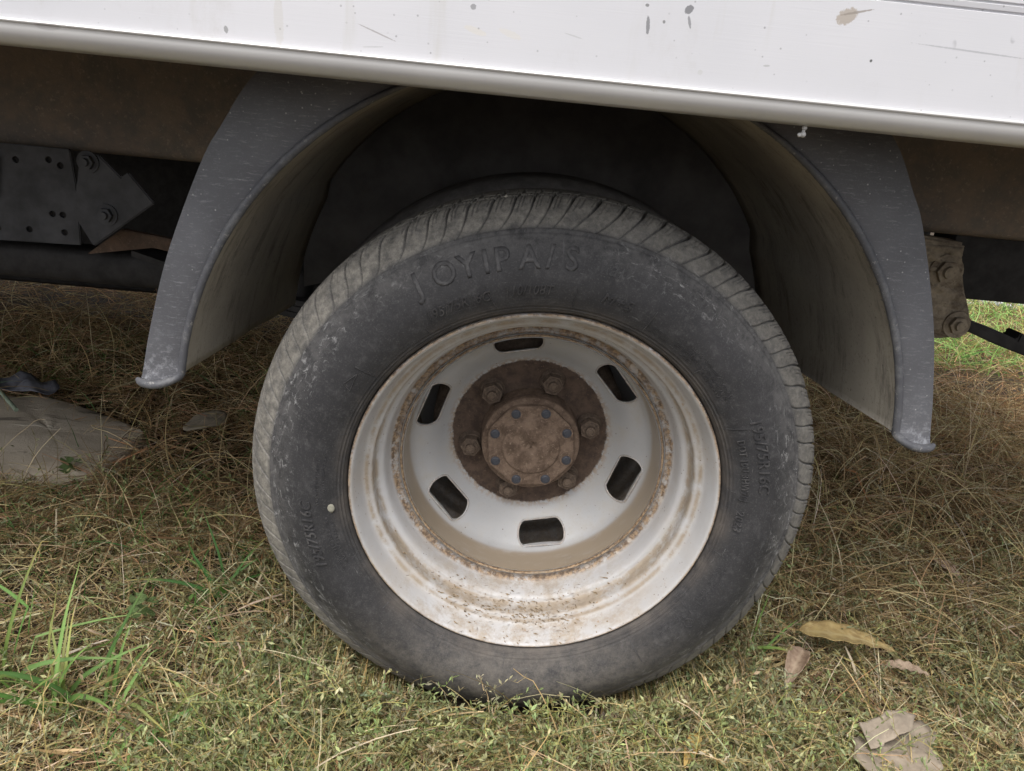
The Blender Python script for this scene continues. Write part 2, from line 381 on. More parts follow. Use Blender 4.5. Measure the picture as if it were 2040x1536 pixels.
# ------------------------------------------------------------------ the truck
AX = .335                                         # axle height
truck = link('truck', None, loc=(0, .9, 0)); TY = -.9
tag(truck, 'white dropside truck with rusty chassis, seen at its dusty rear wheel', 'truck')
truck.location = (0, 0, 0)

def extrude_x(name, prof, x0, x1, mat, parent, nx=40, closed=True, smooth_angle=35):
    """prof: (y, z) outline drawn along x"""
    prof = np.asarray(prof, float); m = len(prof); xs = np.linspace(x0, x1, nx)
    V = np.stack([np.repeat(xs, m), np.tile(prof[:, 0], nx), np.tile(prof[:, 1], nx)], -1)
    i = np.arange(nx-1)[:, None]*m; j = np.arange(m if closed else m-1)[None, :]; j2 = (j+1) % m
    F = np.stack([i+j, i+j2, i+m+j2, i+m+j], -1).reshape(-1, 4)
    me = np_mesh(name, V, F, mat); me.set_sharp_from_angle(angle=rad(smooth_angle)); return link(name, me, parent)
# dropside sheet with two pressed grooves, and the rounded rail below it
zc, PY, PK = .7998, -.14, .863        # seam height, plane of the sheet
PX = lambda x: -.079+(x*1.047+.083)*PK
PZ = lambda z: .7745+(.1105-(.885-z)*1.059)*PK
panel = extrude_x('dropside_panel', [(PY+a_, b_) for a_, b_ in [(.001, zc-.0012), (.001, .8790), (.0025, .8798), (.0025, .8807), (.001, .8816), (.0005, .8855), (.002, .8863), (.002, .8872), (.0005, .8881), (.001, 1.21), (.020, 1.21), (.020, zc-.0012)]], -3.3, 1.5, PANEL, truck, 60)
curve_ = [(PY-.0015, zc-.0050), (PY-.0013, zc-.0085), (PY-.0003, zc-.0120), (PY+.0020, zc-.0156), (PY+.0055, zc-.0190), (PY+.0100, zc-.0205), (PY+.0150, zc-.0210)]
rail = extrude_x('bottom_rail', [(PY+.0025, zc+.0002)]+[(PY-.0012, zc), (PY-.0026, zc-.0006), (PY-.0031, zc-.0016), (PY-.0028, zc-.0026), (PY-.0018, zc-.0033)]+[tuple(p) for p in catmull(curve_, 4)]+[(PY+.06, zc-.0210), (PY+.06, zc+.0002)], -3.31, 1.51, RAIL, truck, 60)
for k, (x0, x1) in enumerate([(-3.3, 1.5)]):
    box('bed_floor', BLACK, truck, x0, x1, -.119, 1.93, .835, .875, bev=.005)
    extrude_x('far_dropside', [(1.935, .785), (1.935, 1.2), (1.955, 1.2), (1.955, .785)], x0, x1, PANEL, truck, 4)
for x in (-2.6, -1.75, -.95, .78, 1.35):
    box('floor_bearer', RUST, truck, x-.03, x+.03, -.075, 1.90, .790, .833)
# chassis rails (rusty, softly rounded lower edge)
def chassis(y0, name='chassis_rail'):
    pr = catmull([(y0+.06, .595), (y0+.03, .592), (y0+.008, .598), (y0, .615), (y0, .66), (y0, .76)], 6)
    return extrude_x(name, [tuple(p) for p in pr]+[(y0+.012, .76), (y0+.012, .612), (y0+.06, .607)], -3.2, 1.4, RUST, truck, 50)
chassis(.56); chassis(1.28)
box('frame_spacer', RUST, truck, -3.2, 1.4, .565, .63, .762, .834, bev=.003)

# mudguard: arch liner, two crescent faces, scraped edge lips
ZC, RA = AX+.069, .414
def arc_pts(t0, t1, n): return [(RA*math.cos(t), ZC+RA*math.sin(t)) for t in np.linspace(t0, t1, n)]
t_lo = math.asin((.119-.069)/RA)
guard = None
def mudguard():
    n, ny = 120, 10; t = np.linspace(t_lo, math.pi-t_lo, n); ys = np.concatenate([[-.001, .004], np.linspace(.02, .50, ny)])
    V, F, m = [], [], len(ys)
    for k, off in enumerate((0, .004)):
        for tt in t:
            for y in ys:
                rr = RA+off+.0035*math.sin(min(1, max(0, (y-.2)/.14))*math.pi)*(1 if True else 0)
                V.append((rr*math.cos(tt), y, ZC+rr*math.sin(tt)-.10*y*abs(math.cos(tt))**6*(1 if tt < .5 or tt > 2.6 else 0)))
    for k in (0, 1):
        b = k*n*m
        for i in range(n-1):
            for j in range(m-1):
                q = [b+i*m+j, b+i*m+j+1, b+(i+1)*m+j+1, b+(i+1)*m+j]; F.append(q)
    for i in range(n-1):                                    # close the rear edge
        F.append([i*m+m-1, n*m+i*m+m-1, n*m+(i+1)*m+m-1, (i+1)*m+m-1])
    for e in (0, n-1):
        for j in range(m-1): F.append([e*m+j, e*m+j+1, n*m+e*m+j+1, n*m+e*m+j])
    return link('mudguard', np_mesh('mudguard', V, F, LINER), truck)
guard = mudguard()
OUT = catmull([(.460, .105), (.456, .122), (.4445, .1735), (.4215, .2545), (.3825, .3515), (.359, .3925), (.330, .4365), (.275, .492)], 8)
def face(side):
    """crescent side face, with a rolled lip on the wheel side that turns under at the foot"""
    n = 64; o = np.array([OUT[int(round(i*(len(OUT)-1)/(n-1)))] for i in range(n)])
    tt = np.linspace(t_lo-.005, math.pi/2-.40, n); inn = np.stack([RA*np.cos(tt), .069+RA*np.sin(tt)], 1)
    cs = np.linspace(0, 1, 9); V, F = [], []
    for i in range(n):
        foot = smoothstep(.055, 0, i/(n-1))
        for c in cs:
            p = inn[i]*(1-c)+o[i]*c
            y = .000-.0035*math.sin(c*math.pi)-.0030*foot
            V.append((side*p[0], y, AX+p[1]-.004*foot*math.sin(c*math.pi)))
        for c in cs[::-1]:                                  # back of the sheet
            p = inn[i]*(1-c)+o[i]*c; V.append((side*p[0], .010, AX+p[1]))
    m = 18
    for i in range(n-1):
        for j in range(m):
            q = [i*m+j, i*m+(j+1) % m, (i+1)*m+(j+1) % m, (i+1)*m+j]; F.append(q[::side])
    for e in (0, n-1):
        for j in range(8):
            q = [e*m+j, e*m+j+1, e*m+m-2-j, e*m+m-1-j]; F.append(q)
    me = np_mesh('side_face', V, F, PLA); me.set_sharp_from_angle(angle=rad(50)); link('side_face', me, guard)
    # rolled lip as a tube along the wheel-side edge and round the foot
    path = [(inn[i][0]+.002, inn[i][1]+.001, -.0025) for i in range(n-1, -1, -1)]
    c0, c1 = inn[0]+[.002, .001], o[0]+[.004, .003]
    path = path[:-2]
    for k in range(0, 21):
        u = k/20; s_ = math.sin(u*math.pi)
        path.append((c0[0]*(1-u)+c1[0]*u, c0[1]*(1-u)+c1[1]*u-.0085*s_**.6, -.0025-.006*s_))
    P = np.array(path); P = P[np.r_[0:len(P)]]
    T = np.gradient(P, axis=0); T /= np.linalg.norm(T, axis=1)[:, None]
    V, F, ns = [], [], 10
    for i in range(len(P)):
        up = np.array([0, 0, 1.]); s1 = np.cross(T[i], up); s1 /= np.linalg.norm(s1)
        f_ = i/len(P); rr = .0046*(.6+.4*smoothstep(0, .25, f_))*(1+.12*smoothstep(.78, .9, f_))*math.sqrt(max(.02, 1-max(0, (i-len(P)+4)/3.2)**2))
        rr *= 1+.03*math.sin(i*1.7)
        for k in range(ns):
            a_ = 2*math.pi*k/ns; v = P[i]+rr*(math.cos(a_)*s1+math.sin(a_)*up)
            V.append((side*v[0], v[2], AX+v[1]))
    for i in range(len(P)-1):
        for k in range(ns): F.append([i*ns+k, i*ns+(k+1) % ns, (i+1)*ns+(k+1) % ns, (i+1)*ns+k])
    link('edge_lip', np_mesh('edge_lip', V, F, LIP), guard)
face(1); face(-1)

# ------------------------------------------------------------------ wheel
# outline of the tyre wall, (r, y); y runs inward from the rim edge
WALL = catmull([(.2243, .0170), (.2248, .0110), (.2251, .0065), (.2256, .0015), (.2272, -.0030), (.2302, -.0065), (.2355, -.0110), (.247, -.0172), (.263, -.0210), (.280, -.0195), (.295, -.0132), (.307, -.0045), (.316, .0030)], 8)
SHO = catmull([(.316, .0030), (.3250, .0085), (.3340, .0150), (.3415, .0225), (.3465, .0310), (.3486, .0430), (.349, .058), (.349, .074)], 9)
RUB2 = m_plain('haze lifted old tyre rubber', (.115, .108, .106), .9, .3, 60, .25)  # lens haze lifted into the even rubber colour
def tyre(name, parent, nseg, detail=True, flip=None):
    w_, s_ = (WALL, SHO) if detail else (WALL[::4], SHO[::6])
    prof = np.vstack([w_, s_[1:], np.stack([SHO[::-6, 0], .148-SHO[::-6, 1]], 1)[1:], np.stack([WALL[::-6, 0], .148-WALL[::-6, 1]], 1)[1:]])
    kind = np.concatenate([np.full(len(w_), -1.), np.linspace(0, 1, len(s_))[1:], np.full(len(prof)-len(w_)-len(s_)+1, 2.)])
    m = len(prof); t = np.linspace(0, 2*math.pi, nseg, endpoint=False)
    r = np.repeat(prof[:, :1], nseg, 1); y = np.repeat(prof[:, 1:2], nseg, 1); s = np.repeat(kind[:, None], nseg, 1)
    tg = np.gradient(prof, axis=0); nrm = np.stack([-tg[:, 1], tg[:, 0]], 1); nrm /= np.linalg.norm(nrm, axis=1)[:, None]
    nrm[nrm[:, 0]*0+(nrm[:, 0]*(prof[:, 0]-.27)+nrm[:, 1]*(prof[:, 1]-.074)) < 0] *= -1
    disp = np.zeros_like(r); T = np.repeat(t[None, :], m, 0); dust = np.zeros_like(r)
    if detail:
        on = (s >= 0) & (s <= 1)
        sc = np.clip(s, 0, 1); npitch = 88; pitch = 2*math.pi/npitch
        wob = .22*np.sin(T*7+.6)+.13*np.sin(T*19)+.06*np.sin(sc*9+T*3)
        ph = (T+rad(6.6)*sc**.62)/pitch+wob
        fr = (ph-np.floor(ph))-.5; dist = np.abs(fr)*pitch*.34
        hw = .0009+.0010*smoothstep(.15, .9, sc)
        depth = .0022+.0040*smoothstep(.10, .85, sc)
        disp -= on*depth*(1-smoothstep(hw*.55, hw*1.35, dist))
        # short sipes inside each block
        for off in (-.30, -.12, .08, .27):
            f2 = np.abs(((ph+.5+off*1.0+.06) % 1)-.5)*pitch*.34
            lo = .45+.22*math.sin(off*23); disp -= on*(sc > lo)*(sc < lo+.38)*.0013*(1-smoothstep(.0003, .0009, f2))
        blk = np.floor(ph)
        disp += on*.0006*np.sin(blk*12.9898)*smoothstep(.1, .4, sc)
        # circumferential grooves near the crown
        for yc, hw2, dp in ((.0420, .0020, .0035), (.060, .003, .006)):
            disp -= dp*(1-smoothstep(hw2*.6, hw2*1.2, np.abs(y-yc)))*on
        # double rib where wall meets tread, ribs by the rim
        for rc, hh, ww in ((.3157, .0020, .0012), (.3112, .0012, .0010), (.2300, .0012, .0009), (.2332, .0013, .0009), (.2366, .0011, .0008), (.2396, .0006, .0007)):
            disp += np.where((y < .03) & (s < .2), hh*np.exp(-((r-rc)/ww)**2), 0)
        dust = np.where(on, smoothstep(-.02, .12, sc), np.where(s > 1, .6, 0))*(1-.75*(disp < -.0012))
        # wandering thickness so the ring is not machine perfect
    r2 = r+disp*nrm[:, :1]; y2 = y+disp*nrm[:, 1:2]
    X, Z = r2*np.cos(T), r2*np.sin(T)
    # the tyre is squashed by the load: flat foot, wall bulging out
    dth = np.abs(((T+math.pi/2+math.pi) % (2*math.pi))-math.pi)
    bul = np.exp(-(dth/.42)**2)*np.sin(np.clip((r-.226)/(.349-.226), 0, 1)*math.pi)
    y2 = np.where(y < .074, y2-.010*bul, y2+.010*bul)
    lim = -AX+.002; Z = np.where(Z < lim+.012, lim+.012*np.exp((Z-lim-.012)/.02), Z)
    V = np.stack([X, y2, Z], -1).reshape(-1, 3)
    i = np.arange(m-1)[:, None]; j = np.arange(nseg)[None, :]; j2 = (j+1) % nseg
    F = np.stack([i*nseg+j, i*nseg+j2, (i+1)*nseg+j2, (i+1)*nseg+j], -1).reshape(-1, 4)
    return link(name, np_mesh(name, V, F, RUB if detail else RUB2, True, {'dust': dust.ravel()}), parent)

def wall_y(r, th):
    """y of the tyre wall at radius r and angle th, with the bulge at the foot"""
    y = np.interp(r, WALL[:, 0], WALL[:, 1]); d = np.abs(((th+math.pi/2+math.pi) % (2*math.pi))-math.pi)
    return y-.010*np.exp(-(d/.42)**2)*np.sin(np.clip((r-.226)/(.349-.226), 0, 1)*math.pi)
wheel = link('wheel', None, truck, loc=(0, 0, AX))
tyre('tyre', wheel, 2880)
rp = catmull([(.2165, .0055), (.2195, .0005), (.2200, -.0035), (.2188, -.0062), (.2165, -.0066), (.2145, -.0045), (.2122, .0020), (.2098, .0110), (.2080, .0185), (.2060, .0225), (.2022, .0245), (.1985, .0262), (.1968, .0285), (.1962, .0330), (.1964, .0400), (.1958, .0470),
              (.1935, .0505), (.1900, .0520), (.1872, .0550), (.1852, .0610), (.1838, .0690), (.1822, .0770), (.1785, .0825), (.1735, .0840), (.1708, .0870), (.1705, .1400)], 5)
u = np.linspace(0, 1, len(rp))
rr_, yy_ = rp[:, 0], rp[:, 1]
dirt = .95*np.exp(-((rr_-.2030)/.0030)**2)+.95*np.exp(-((rr_-.1955)/.0026)**2)+.45*np.exp(-((rr_-.177)/.003)**2)+.8*np.exp(-((rr_-.2178)/.0014)**2)+.12
rust = .9*np.exp(-((rr_-.2188)/.0016)**2)*(yy_ < .002)+1.0*np.exp(-((yy_-.082)/.0035)**2)
deep = lambda P: np.stack([P[:, 0]*1.0205, P[:, 1]*1.08+.005], 1)
rp = deep(rp)
lathe('rim', rp, RIM, wheel, 320, {'dirt': np.clip(dirt, 0, 1), 'rust': np.clip(rust, 0, 1)})
# wheel disc with six vent slots cut through it
def disc():
    front = catmull([(.1702, .0800), (.1690, .0775), (.1672, .0785), (.1660, .0860), (.1645, .1020), (.1620, .1140), (.1570, .1235), (.1490, .1310), (.1390, .1385), (.1290, .1475), (.1190, .1570), (.1110, .1625), (.1030, .1646), (.0800, .1650), (.0300, .1650)], 5)
    front0 = front; front = deep(front)
    tg = np.gradient(front, axis=0); nr = np.stack([tg[:, 1], -tg[:, 0]], 1); nr /= np.linalg.norm(nr, axis=1)[:, None]
    if nr[-1, 1] < 0: nr = -nr
    back = front+nr*.0045
    prof = np.vstack([front, back[::-1]])
    d = smoothstep(.1595, .1630, front0[:, 0])*smoothstep(.1710, .1690, front0[:, 0]); ru = np.exp(-((front0[:, 1]-.079)/.0035)**2)
    o = lathe('wheel_disc', prof, DISC, wheel, 240, {'dirt': np.r_[d, d[::-1]*0], 'rust': np.r_[ru, ru[::-1]*0]}, closed=True)
    bm = bmesh.new()
    for k in range(6):
        th = rad(-18+60*k); hl, hwid = .0235, .0148; pts = []
        for i in range(28):
            a_ = 2*math.pi*i/28; cx = hl if math.cos(a_) > 0 else -hl
            lx = cx+hwid*math.cos(a_)*.72; ly = hwid*math.sin(a_)
            rr = .1470+ly-.0018*(lx/.03)**2
            ang = th+lx/.1470; pts.append((rr*math.cos(ang), rr*math.sin(ang)))
        f = bm.faces.new([bm.verts.new((p[0], .10, p[1])) for p in pts])
        r = bmesh.ops.extrude_face_region(bm, geom=[f])
        for v in r['geom']:
            if isinstance(v, bmesh.types.BMVert): v.co.y = .22
        Q = np.array(pts); T_ = np.roll(Q, -1, 0)-np.roll(Q, 1, 0); T_ /= np.linalg.norm(T_, axis=1)[:, None]; Nn = np.stack([T_[:, 1], -T_[:, 0]], 1)
        yq = np.interp(-np.hypot(Q[:, 0], Q[:, 1]), -front[:, 0], front[:, 1]); Vr = []; ns = 6
        for i in range(28):
            for j in range(ns):
                b_ = 2*math.pi*j/ns; Vr.append((Q[i, 0]+Nn[i, 0]*.0016*math.cos(b_), yq[i]+.0004+.0014*math.sin(b_), Q[i, 1]+Nn[i, 1]*.0016*math.cos(b_)))
        Fr = [[i*ns+j, i*ns+(j+1) % ns, ((i+1) % 28)*ns+(j+1) % ns, ((i+1) % 28)*ns+j] for i in range(28) for j in range(ns)]
        link('slot_edge', np_mesh('slot_edge', Vr, Fr, DISC, True, {'dirt': np.zeros(len(Vr)), 'rust': np.full(len(Vr), .35)}), wheel)
    bmesh.ops.recalc_face_normals(bm, faces=bm.faces)
    cme = bpy.data.meshes.new('cut'); bm.to_mesh(cme); bm.free(); cut = bpy.data.objects.new('cut', cme); COL.objects.link(cut)
    cut.location = (0, 0, AX)
    b2 = bmesh.new(); b2.from_mesh(o.data); bmesh.ops.recalc_face_normals(b2, faces=b2.faces); b2.to_mesh(o.data); b2.free()
    md = o.modifiers.new('slots', 'BOOLEAN'); md.object = cut; md.operation = 'DIFFERENCE'; md.solver = 'EXACT'
    dg = bpy.context.evaluated_depsgraph_get(); dg.update()
    me = bpy.data.meshes.new_from_object(o.evaluated_get(dg)); me.name = 'wheel_disc'
    o.modifiers.clear(); o.data = me; bpy.data.objects.remove(cut)
    me.polygons.foreach_set('use_smooth', [True]*len(me.polygons)); me.set_sharp_from_angle(angle=rad(45))
    return o
disc()
# hub casting, drive flange with scalloped edge
lathe('hub', catmull([(.0690, .1850), (.0685, .1650), (.0680, .1490), (.0665, .1455), (.0630, .1445), (.0590, .1444)], 4), HUB, wheel, 160)
def scal(r, y, t):
    k = smoothstep(.052, .060, r); return r-.0026*k*(.5-.5*np.cos(8*(t-rad(28)))), y+.0004*np.sin(t*3)
lathe('axle_flange', catmull([(.0615, .1395), (.0618, .1335), (.0605, .1312), (.0570, .1304), (.0480, .1302), (.0420, .1300), (.0400, .1294), (.0385, .1276), (.0350, .1270), (.0200, .1268), (.0110, .1270), (.0075, .1285), (.0050, .1295), (.0010, .1296)], 4)+[0, .005], HUB, wheel, 200, mod=scal)
def cyl_y(bm, cx, cz, r, y0, y1, n=20, r1=None, rot=0.):
    r1 = r if r1 is None else r1
    A = [bm.verts.new((cx+r*math.cos(2*math.pi*i/n+rot), y0, cz+r*math.sin(2*math.pi*i/n+rot))) for i in range(n)]
    B = [bm.verts.new((cx+r1*math.cos(2*math.pi*i/n+rot), y1, cz+r1*math.sin(2*math.pi*i/n+rot))) for i in range(n)]
    for i in range(n): bm.faces.new((A[i], A[(i+1) % n], B[(i+1) % n], B[i]))
    bm.faces.new(A); bm.faces.new(B)
def nut_mesh():
    bm = bmesh.new(); cyl_y(bm, 0, 0, .0182, .1640, .1605, 28, .0165); cyl_y(bm, 0, 0, .0165, .1606, .1580, 28, .0155)
    cyl_y(bm, 0, 0, .0150, .1582, .1455, 6, .0146); cyl_y(bm, 0, 0, .0115, .1457, .1440, 24, .0100)
    cyl_y(bm, 0, 0, .0070, .1445, .1385, 18, .0066); cyl_y(bm, 0, 0, .0050, .1387, .1372, 16, .0030)
    bmesh.ops.recalc_face_normals(bm, faces=bm.faces); me = bpy.data.meshes.new('wheel_nut'); bm.to_mesh(me); bm.free(); me.materials.append(NUT)
    me.polygons.foreach_set('use_smooth', [True]*len(me.polygons)); me.set_sharp_from_angle(angle=rad(35)); return me
nm = nut_mesh()
for k in range(6):
    a_ = rad(14+60*k); link('wheel_nut', nm, wheel, (.0848*math.cos(a_), .0170, .0848*math.sin(a_)), (0, random.random(), 0))
bm = bmesh.new(); cyl_y(bm, 0, 0, .0068, .1310, .1285, 20, .0064); cyl_y(bm, 0, 0, .0055, .1287, .1276, 18, .0042)
bmesh.ops.recalc_face_normals(bm, faces=bm.faces); bme = bpy.data.meshes.new('flange_bolt'); bm.to_mesh(bme); bm.free(); bme.materials.append(STUD)
bm = bmesh.new(); cyl_y(bm, 0, 0, .0092, .1312, .1296, 24, .0088); bmesh.ops.recalc_face_normals(bm, faces=bm.faces); wme = bpy.data.meshes.new('bolt_washer'); bm.to_mesh(wme); bm.free(); wme.materials.append(HUB)
for k in range(8):
    a_ = rad(28+45*k); p = (.0528*math.cos(a_), .005, .0528*math.sin(a_)); link('flange_bolt', bme, wheel, p); link('bolt_washer', wme, wheel, p)

# raised writing and marks on the tyre wall
def glyph_mesh(body, size, shear=0., extr=.0, bold=0.):
    cu = bpy.data.curves.new('t', 'FONT'); cu.body = body; cu.size = size; cu.shear = shear; cu.align_x = 'CENTER'; cu.align_y = 'CENTER'
    cu.offset = bold; cu.resolution_u = 3; cu.space_character = 1.08
    o = bpy.data.objects.new('t', cu); COL.objects.link(o); dg = bpy.context.evaluated_depsgraph_get()
    me = bpy.data.meshes.new_from_object(o.evaluated_get(dg)); bpy.data.objects.remove(o); bpy.data.curves.remove(cu)
    return me
def wall_text(name, body, size, r0, deg, shear=0., h=.0015, bold=0., out=True, width=None):
    me = glyph_mesh(body, size, shear, bold=bold); bm = bmesh.new(); bm.from_mesh(me); bpy.data.meshes.remove(me)
    xs = [v.co.x for v in bm.verts]; k = width/(max(xs)-min(xs)) if width else 1
    bmesh.ops.triangulate(bm, faces=bm.faces)
    for _ in range(3):
        le = [e for e in bm.edges if e.calc_length() > .0045]
        if le: bmesh.ops.subdivide_edges(bm, edges=le, cuts=1); bmesh.ops.triangulate(bm, faces=bm.faces)
    top = list(bm.faces); r = bmesh.ops.extrude_face_region(bm, geom=top); up = {v for v in r['geom'] if isinstance(v, bmesh.types.BMVert)}
    for v in bm.verts:
        x, yy = v.co.x*k, v.co.y; sg = 1 if out else -1
        rr = r0+sg*yy; th = rad(deg)-sg*x/r0
        Y = float(wall_y(np.array(rr), np.array(th)))-(h if v in up else -.0006)
        v.co = Vector((rr*math.cos(th), Y, rr*math.sin(th)))
    bmesh.ops.recalc_face_normals(bm, faces=bm.faces)
    me = bpy.data.meshes.new(name); bm.to_mesh(me); bm.free(); me.materials.append(LET); return link(name, me, wheel)
L = 'raised_lettering'
wall_text(L, '195/75R16C', .0165, .2540, 115.4, .25, width=.0725); wall_text(L, '110/108T', .0160, .2550, 97.8, .25, width=.0515); wall_text(L, 'M+S', .0160, .2560, 76.1, .25, width=.035)
wall_text(L, '195/75R16C', .0190, .2690, 18.1, .2, width=.096)
wall_text(L, 'DOT 10U 3HW20J', .0115, .2477, 14.2, 0, width=.0795); wall_text(L, '2023', .0130, .2457, -1.4, .15, width=.0275)
wall_text(L, '195/75R16C', .0190, .2710, -165.4, .2, width=.090)
for ch, dg_ in (('J', 121.8), ('O', 115.6), ('Y', 110.4), ('I', 106.4), ('P', 103.0), ('A', 97.2), ('/', 92.8), ('S', 88.2)):
    wall_text(L, ch, .034, .2890, dg_, 0, .0008, .0006)
wall_text(L, 'Van', .023, .2880, 79.4, .35, .0009)
def ring_bits(name, items, h=.0010, w_=.0011):
    """thin raised bars: (r0, deg0, r1, deg1)"""
    bm = bmesh.new()
    for (ra, da, rb, db) in items:
        n = 4; rows = []
        for i in range(n+1):
            t = i/n; r = ra+(rb-ra)*t; th = rad(da+(db-da)*t)
            p = np.array([r*math.cos(th), r*math.sin(th)]); tn = np.array([rb*math.cos(rad(db))-ra*math.cos(rad(da)), rb*math.sin(rad(db))-ra*math.sin(rad(da))]); tn /= np.linalg.norm(tn); sd_ = np.array([-tn[1], tn[0]])*w_/2
            Y = float(wall_y(np.array(r), np.array(th)))
            rows.append([bm.verts.new((p[0]+s_*sd_[0], Y-hh, p[1]+s_*sd_[1])) for s_, hh in ((-1, -.0008), (-.7, h), (.7, h), (1, -.0008))])
        for i in range(n):
            for j in range(3): bm.faces.new((rows[i][j], rows[i][j+1], rows[i+1][j+1], rows[i+1][j]))
    return bm_obj(name, bm, LET, wheel, False)
for (ra, da, rb, db) in [(.236, 106.1, .2657, 107.8), (.2346, 86.2, .2599, 86.1), (.238, 66.2, .2652, 66.1), (.2300, 47.2, .2436, 47.1), (.2305, 28, .2582, 26.3), (.2290, 7.5, .2395, 7.0), (.2290, -12.9, .2405, -13.4), (.2300, -32.8, .2545, -33.4),
                         (.2300, -53.4, .2689, -53.5), (.230, -73, .242, -73), (.2313, 144.4, .2631, 145.2), (.2290, 163.7, .2397, 164.6), (.2285, -175.9, .2369, -175.4), (.2285, -156, .2372, -154.6), (.2300, 125.2, .2440, 125.6), (.230, -94, .242, -94), (.230, -115, .242, -115), (.230, -136, .242, -136)]:
    ring_bits('raised_bar', [(ra, da, rb, db)])
# small print too fine to read: rows of short raised strokes
small = []
for (r0, d0, d1, step) in [(.2470, 66, 49, .42), (.2415, 65, 50, .42), (.2555, 56, 36, .40), (.2495, 54, 35, .40), (.2435, 47, 36, .42), (.2530, -16, -31, .42), (.2465, -17, -30, .42), (.2500, -36, -50, .45), (.2440, -38, -50, .45), (.2570, 172, 186, .42), (.2500, 170, 183, .42), (.2500, 190, 207, .42), (.2440, 192, 206, .42)]:
    d = d0; sg = 1 if d1 > d0 else -1
    while (d-d1)*sg < 0:
        if random.random() < .86:
            hgt = random.uniform(.0022, .0038); sl = random.uniform(-.35, .35)
            small.append((r0-hgt/2, d-sl/2, r0+hgt/2, d+sl/2))
            if random.random() < .5: small.append((r0+random.choice((-1, 1))*hgt/2, d-.14, r0+random.choice((-1, 1))*hgt/2+.0002, d+.16))
        d += sg*step*random.choice((1, 1, 1, 1.9))
tag(ring_bits('fine_raised_print', small, .0006, .0005), kind='stuff')
ring = [(.2606+.0058*math.sin(k*.42), -36.1+1.3*math.cos(k*.42), .2606+.0058*math.sin((k+1)*.42), -36.1+1.3*math.cos((k+1)*.42)) for k in range(15)]
ring_bits('round_mark', ring, .0008, .0009)
tri = [(.256, 146.5), (.262, 150.5), (.252, 151.5)]
ring_bits('triangle_mark', [(*tri[i], *tri[(i+1) % 3]) for i in range(3)], .0008, .0008)
# pebbles stuck in the tread grooves
def pebble(r, deg, y, s_):
    bm = bmesh.new(); bmesh.ops.create_icosphere(bm, subdivisions=2, radius=s_)
    for v in bm.verts: v.co *= 1+.25*math.sin(v.co.x*900+deg)+.15*math.cos(v.co.z*1100)
    th = rad(deg); return bm_obj('stuck_pebble', bm, PEB, wheel, True, (r*math.cos(th), y, r*math.sin(th)))
for a_ in ((.346, 101, .046, .0036), (.345, 80, .046, .0022), (.340, 108, .036, .0020), (.342, 71.5, .041, .0028), (.341, 121, .036, .0020), (.342, 52, .040, .0022)): pebble(*a_)
# bird dropping / lichen dot on the wall
bm = bmesh.new(); bmesh.ops.create_icosphere(bm, subdivisions=2, radius=.0055)
for v in bm.verts: v.co.y *= .18; v.co.z *= 1+.2*math.sin(v.co.x*700)
th = rad(-172.5); bm_obj('mud_spot', bm, m_plain('pale dried spot', (.26, .25, .20), .9), wheel, True, (.2435*math.cos(th), float(wall_y(np.array(.2435), np.array(th)))-.0006, .2435*math.sin(th)))
# crumbs and straw bits lying in the bottom of the rim
def rim_litter():
    bm = bmesh.new()
    for k in range(420):
        th = rad(random.gauss(-90, 17)); q_ = rp[random.choice([random.randrange(20, 95), random.randrange(44, 80)])]; rr, yy = q_[0], q_[1]
        L_ = random.uniform(.0010, .0045)*(2.5 if random.random() < .06 else 1); a_ = random.uniform(0, math.pi); dx, dy = math.cos(a_)*L_, math.sin(a_)*L_*.6
        x0, z0 = rr*math.cos(th), rr*math.sin(th)+.0012
        wv = .0006
        vs = [bm.verts.new((x0-dx, yy-dy, z0)), bm.verts.new((x0+wv*dy/L_, yy-wv*dx/L_, z0+.0010)), bm.verts.new((x0+dx, yy+dy, z0+.0004)), bm.verts.new((x0-wv*dy/L_, yy+wv*dx/L_, z0-.0004))]
        bm.faces.new((vs[0], vs[1], vs[2])); bm.faces.new((vs[0], vs[2], vs[3]))
    return bm_obj('rim_litter', bm, m_plain('crumbs of straw and soil', (.22, .165, .105), .9, .2, 300, .6), wheel)
tag(rim_litter(), kind='stuff')

# inner wheel of the pair, axle, far pair
def plain_wheel(y, flip=False):
    g = link('wheel', None, truck, loc=(0, y, AX)); tyre('tyre', g, 360, False)
    lathe('rim', rp[::4], RIM, g, 96, {'dirt': np.full(len(rp[::4]), .8), 'rust': np.full(len(rp[::4]), .3)})
    lathe('wheel_disc', [(.170, .09), (.15, .10), (.10, .12), (.0, .12)], DISC, g, 64, {'dirt': [0]*4, 'rust': [0]*4}); return g
plain_wheel(.215); plain_wheel(1.36); plain_wheel(1.56)
lathe('brake_drum', [(.0, .20), (.13, .20), (.140, .21), (.140, .40), (.10, .42), (.0, .42)], NUT, truck, 64).location = (0, 0, AX)
lathe('axle_tube', [(.045, .38), (.045, .8), (.12, .88), (.15, .96), (.12, 1.04), (.045, 1.12), (.045, 1.5)], BLACK, truck, 40).location = (0, 0, AX)

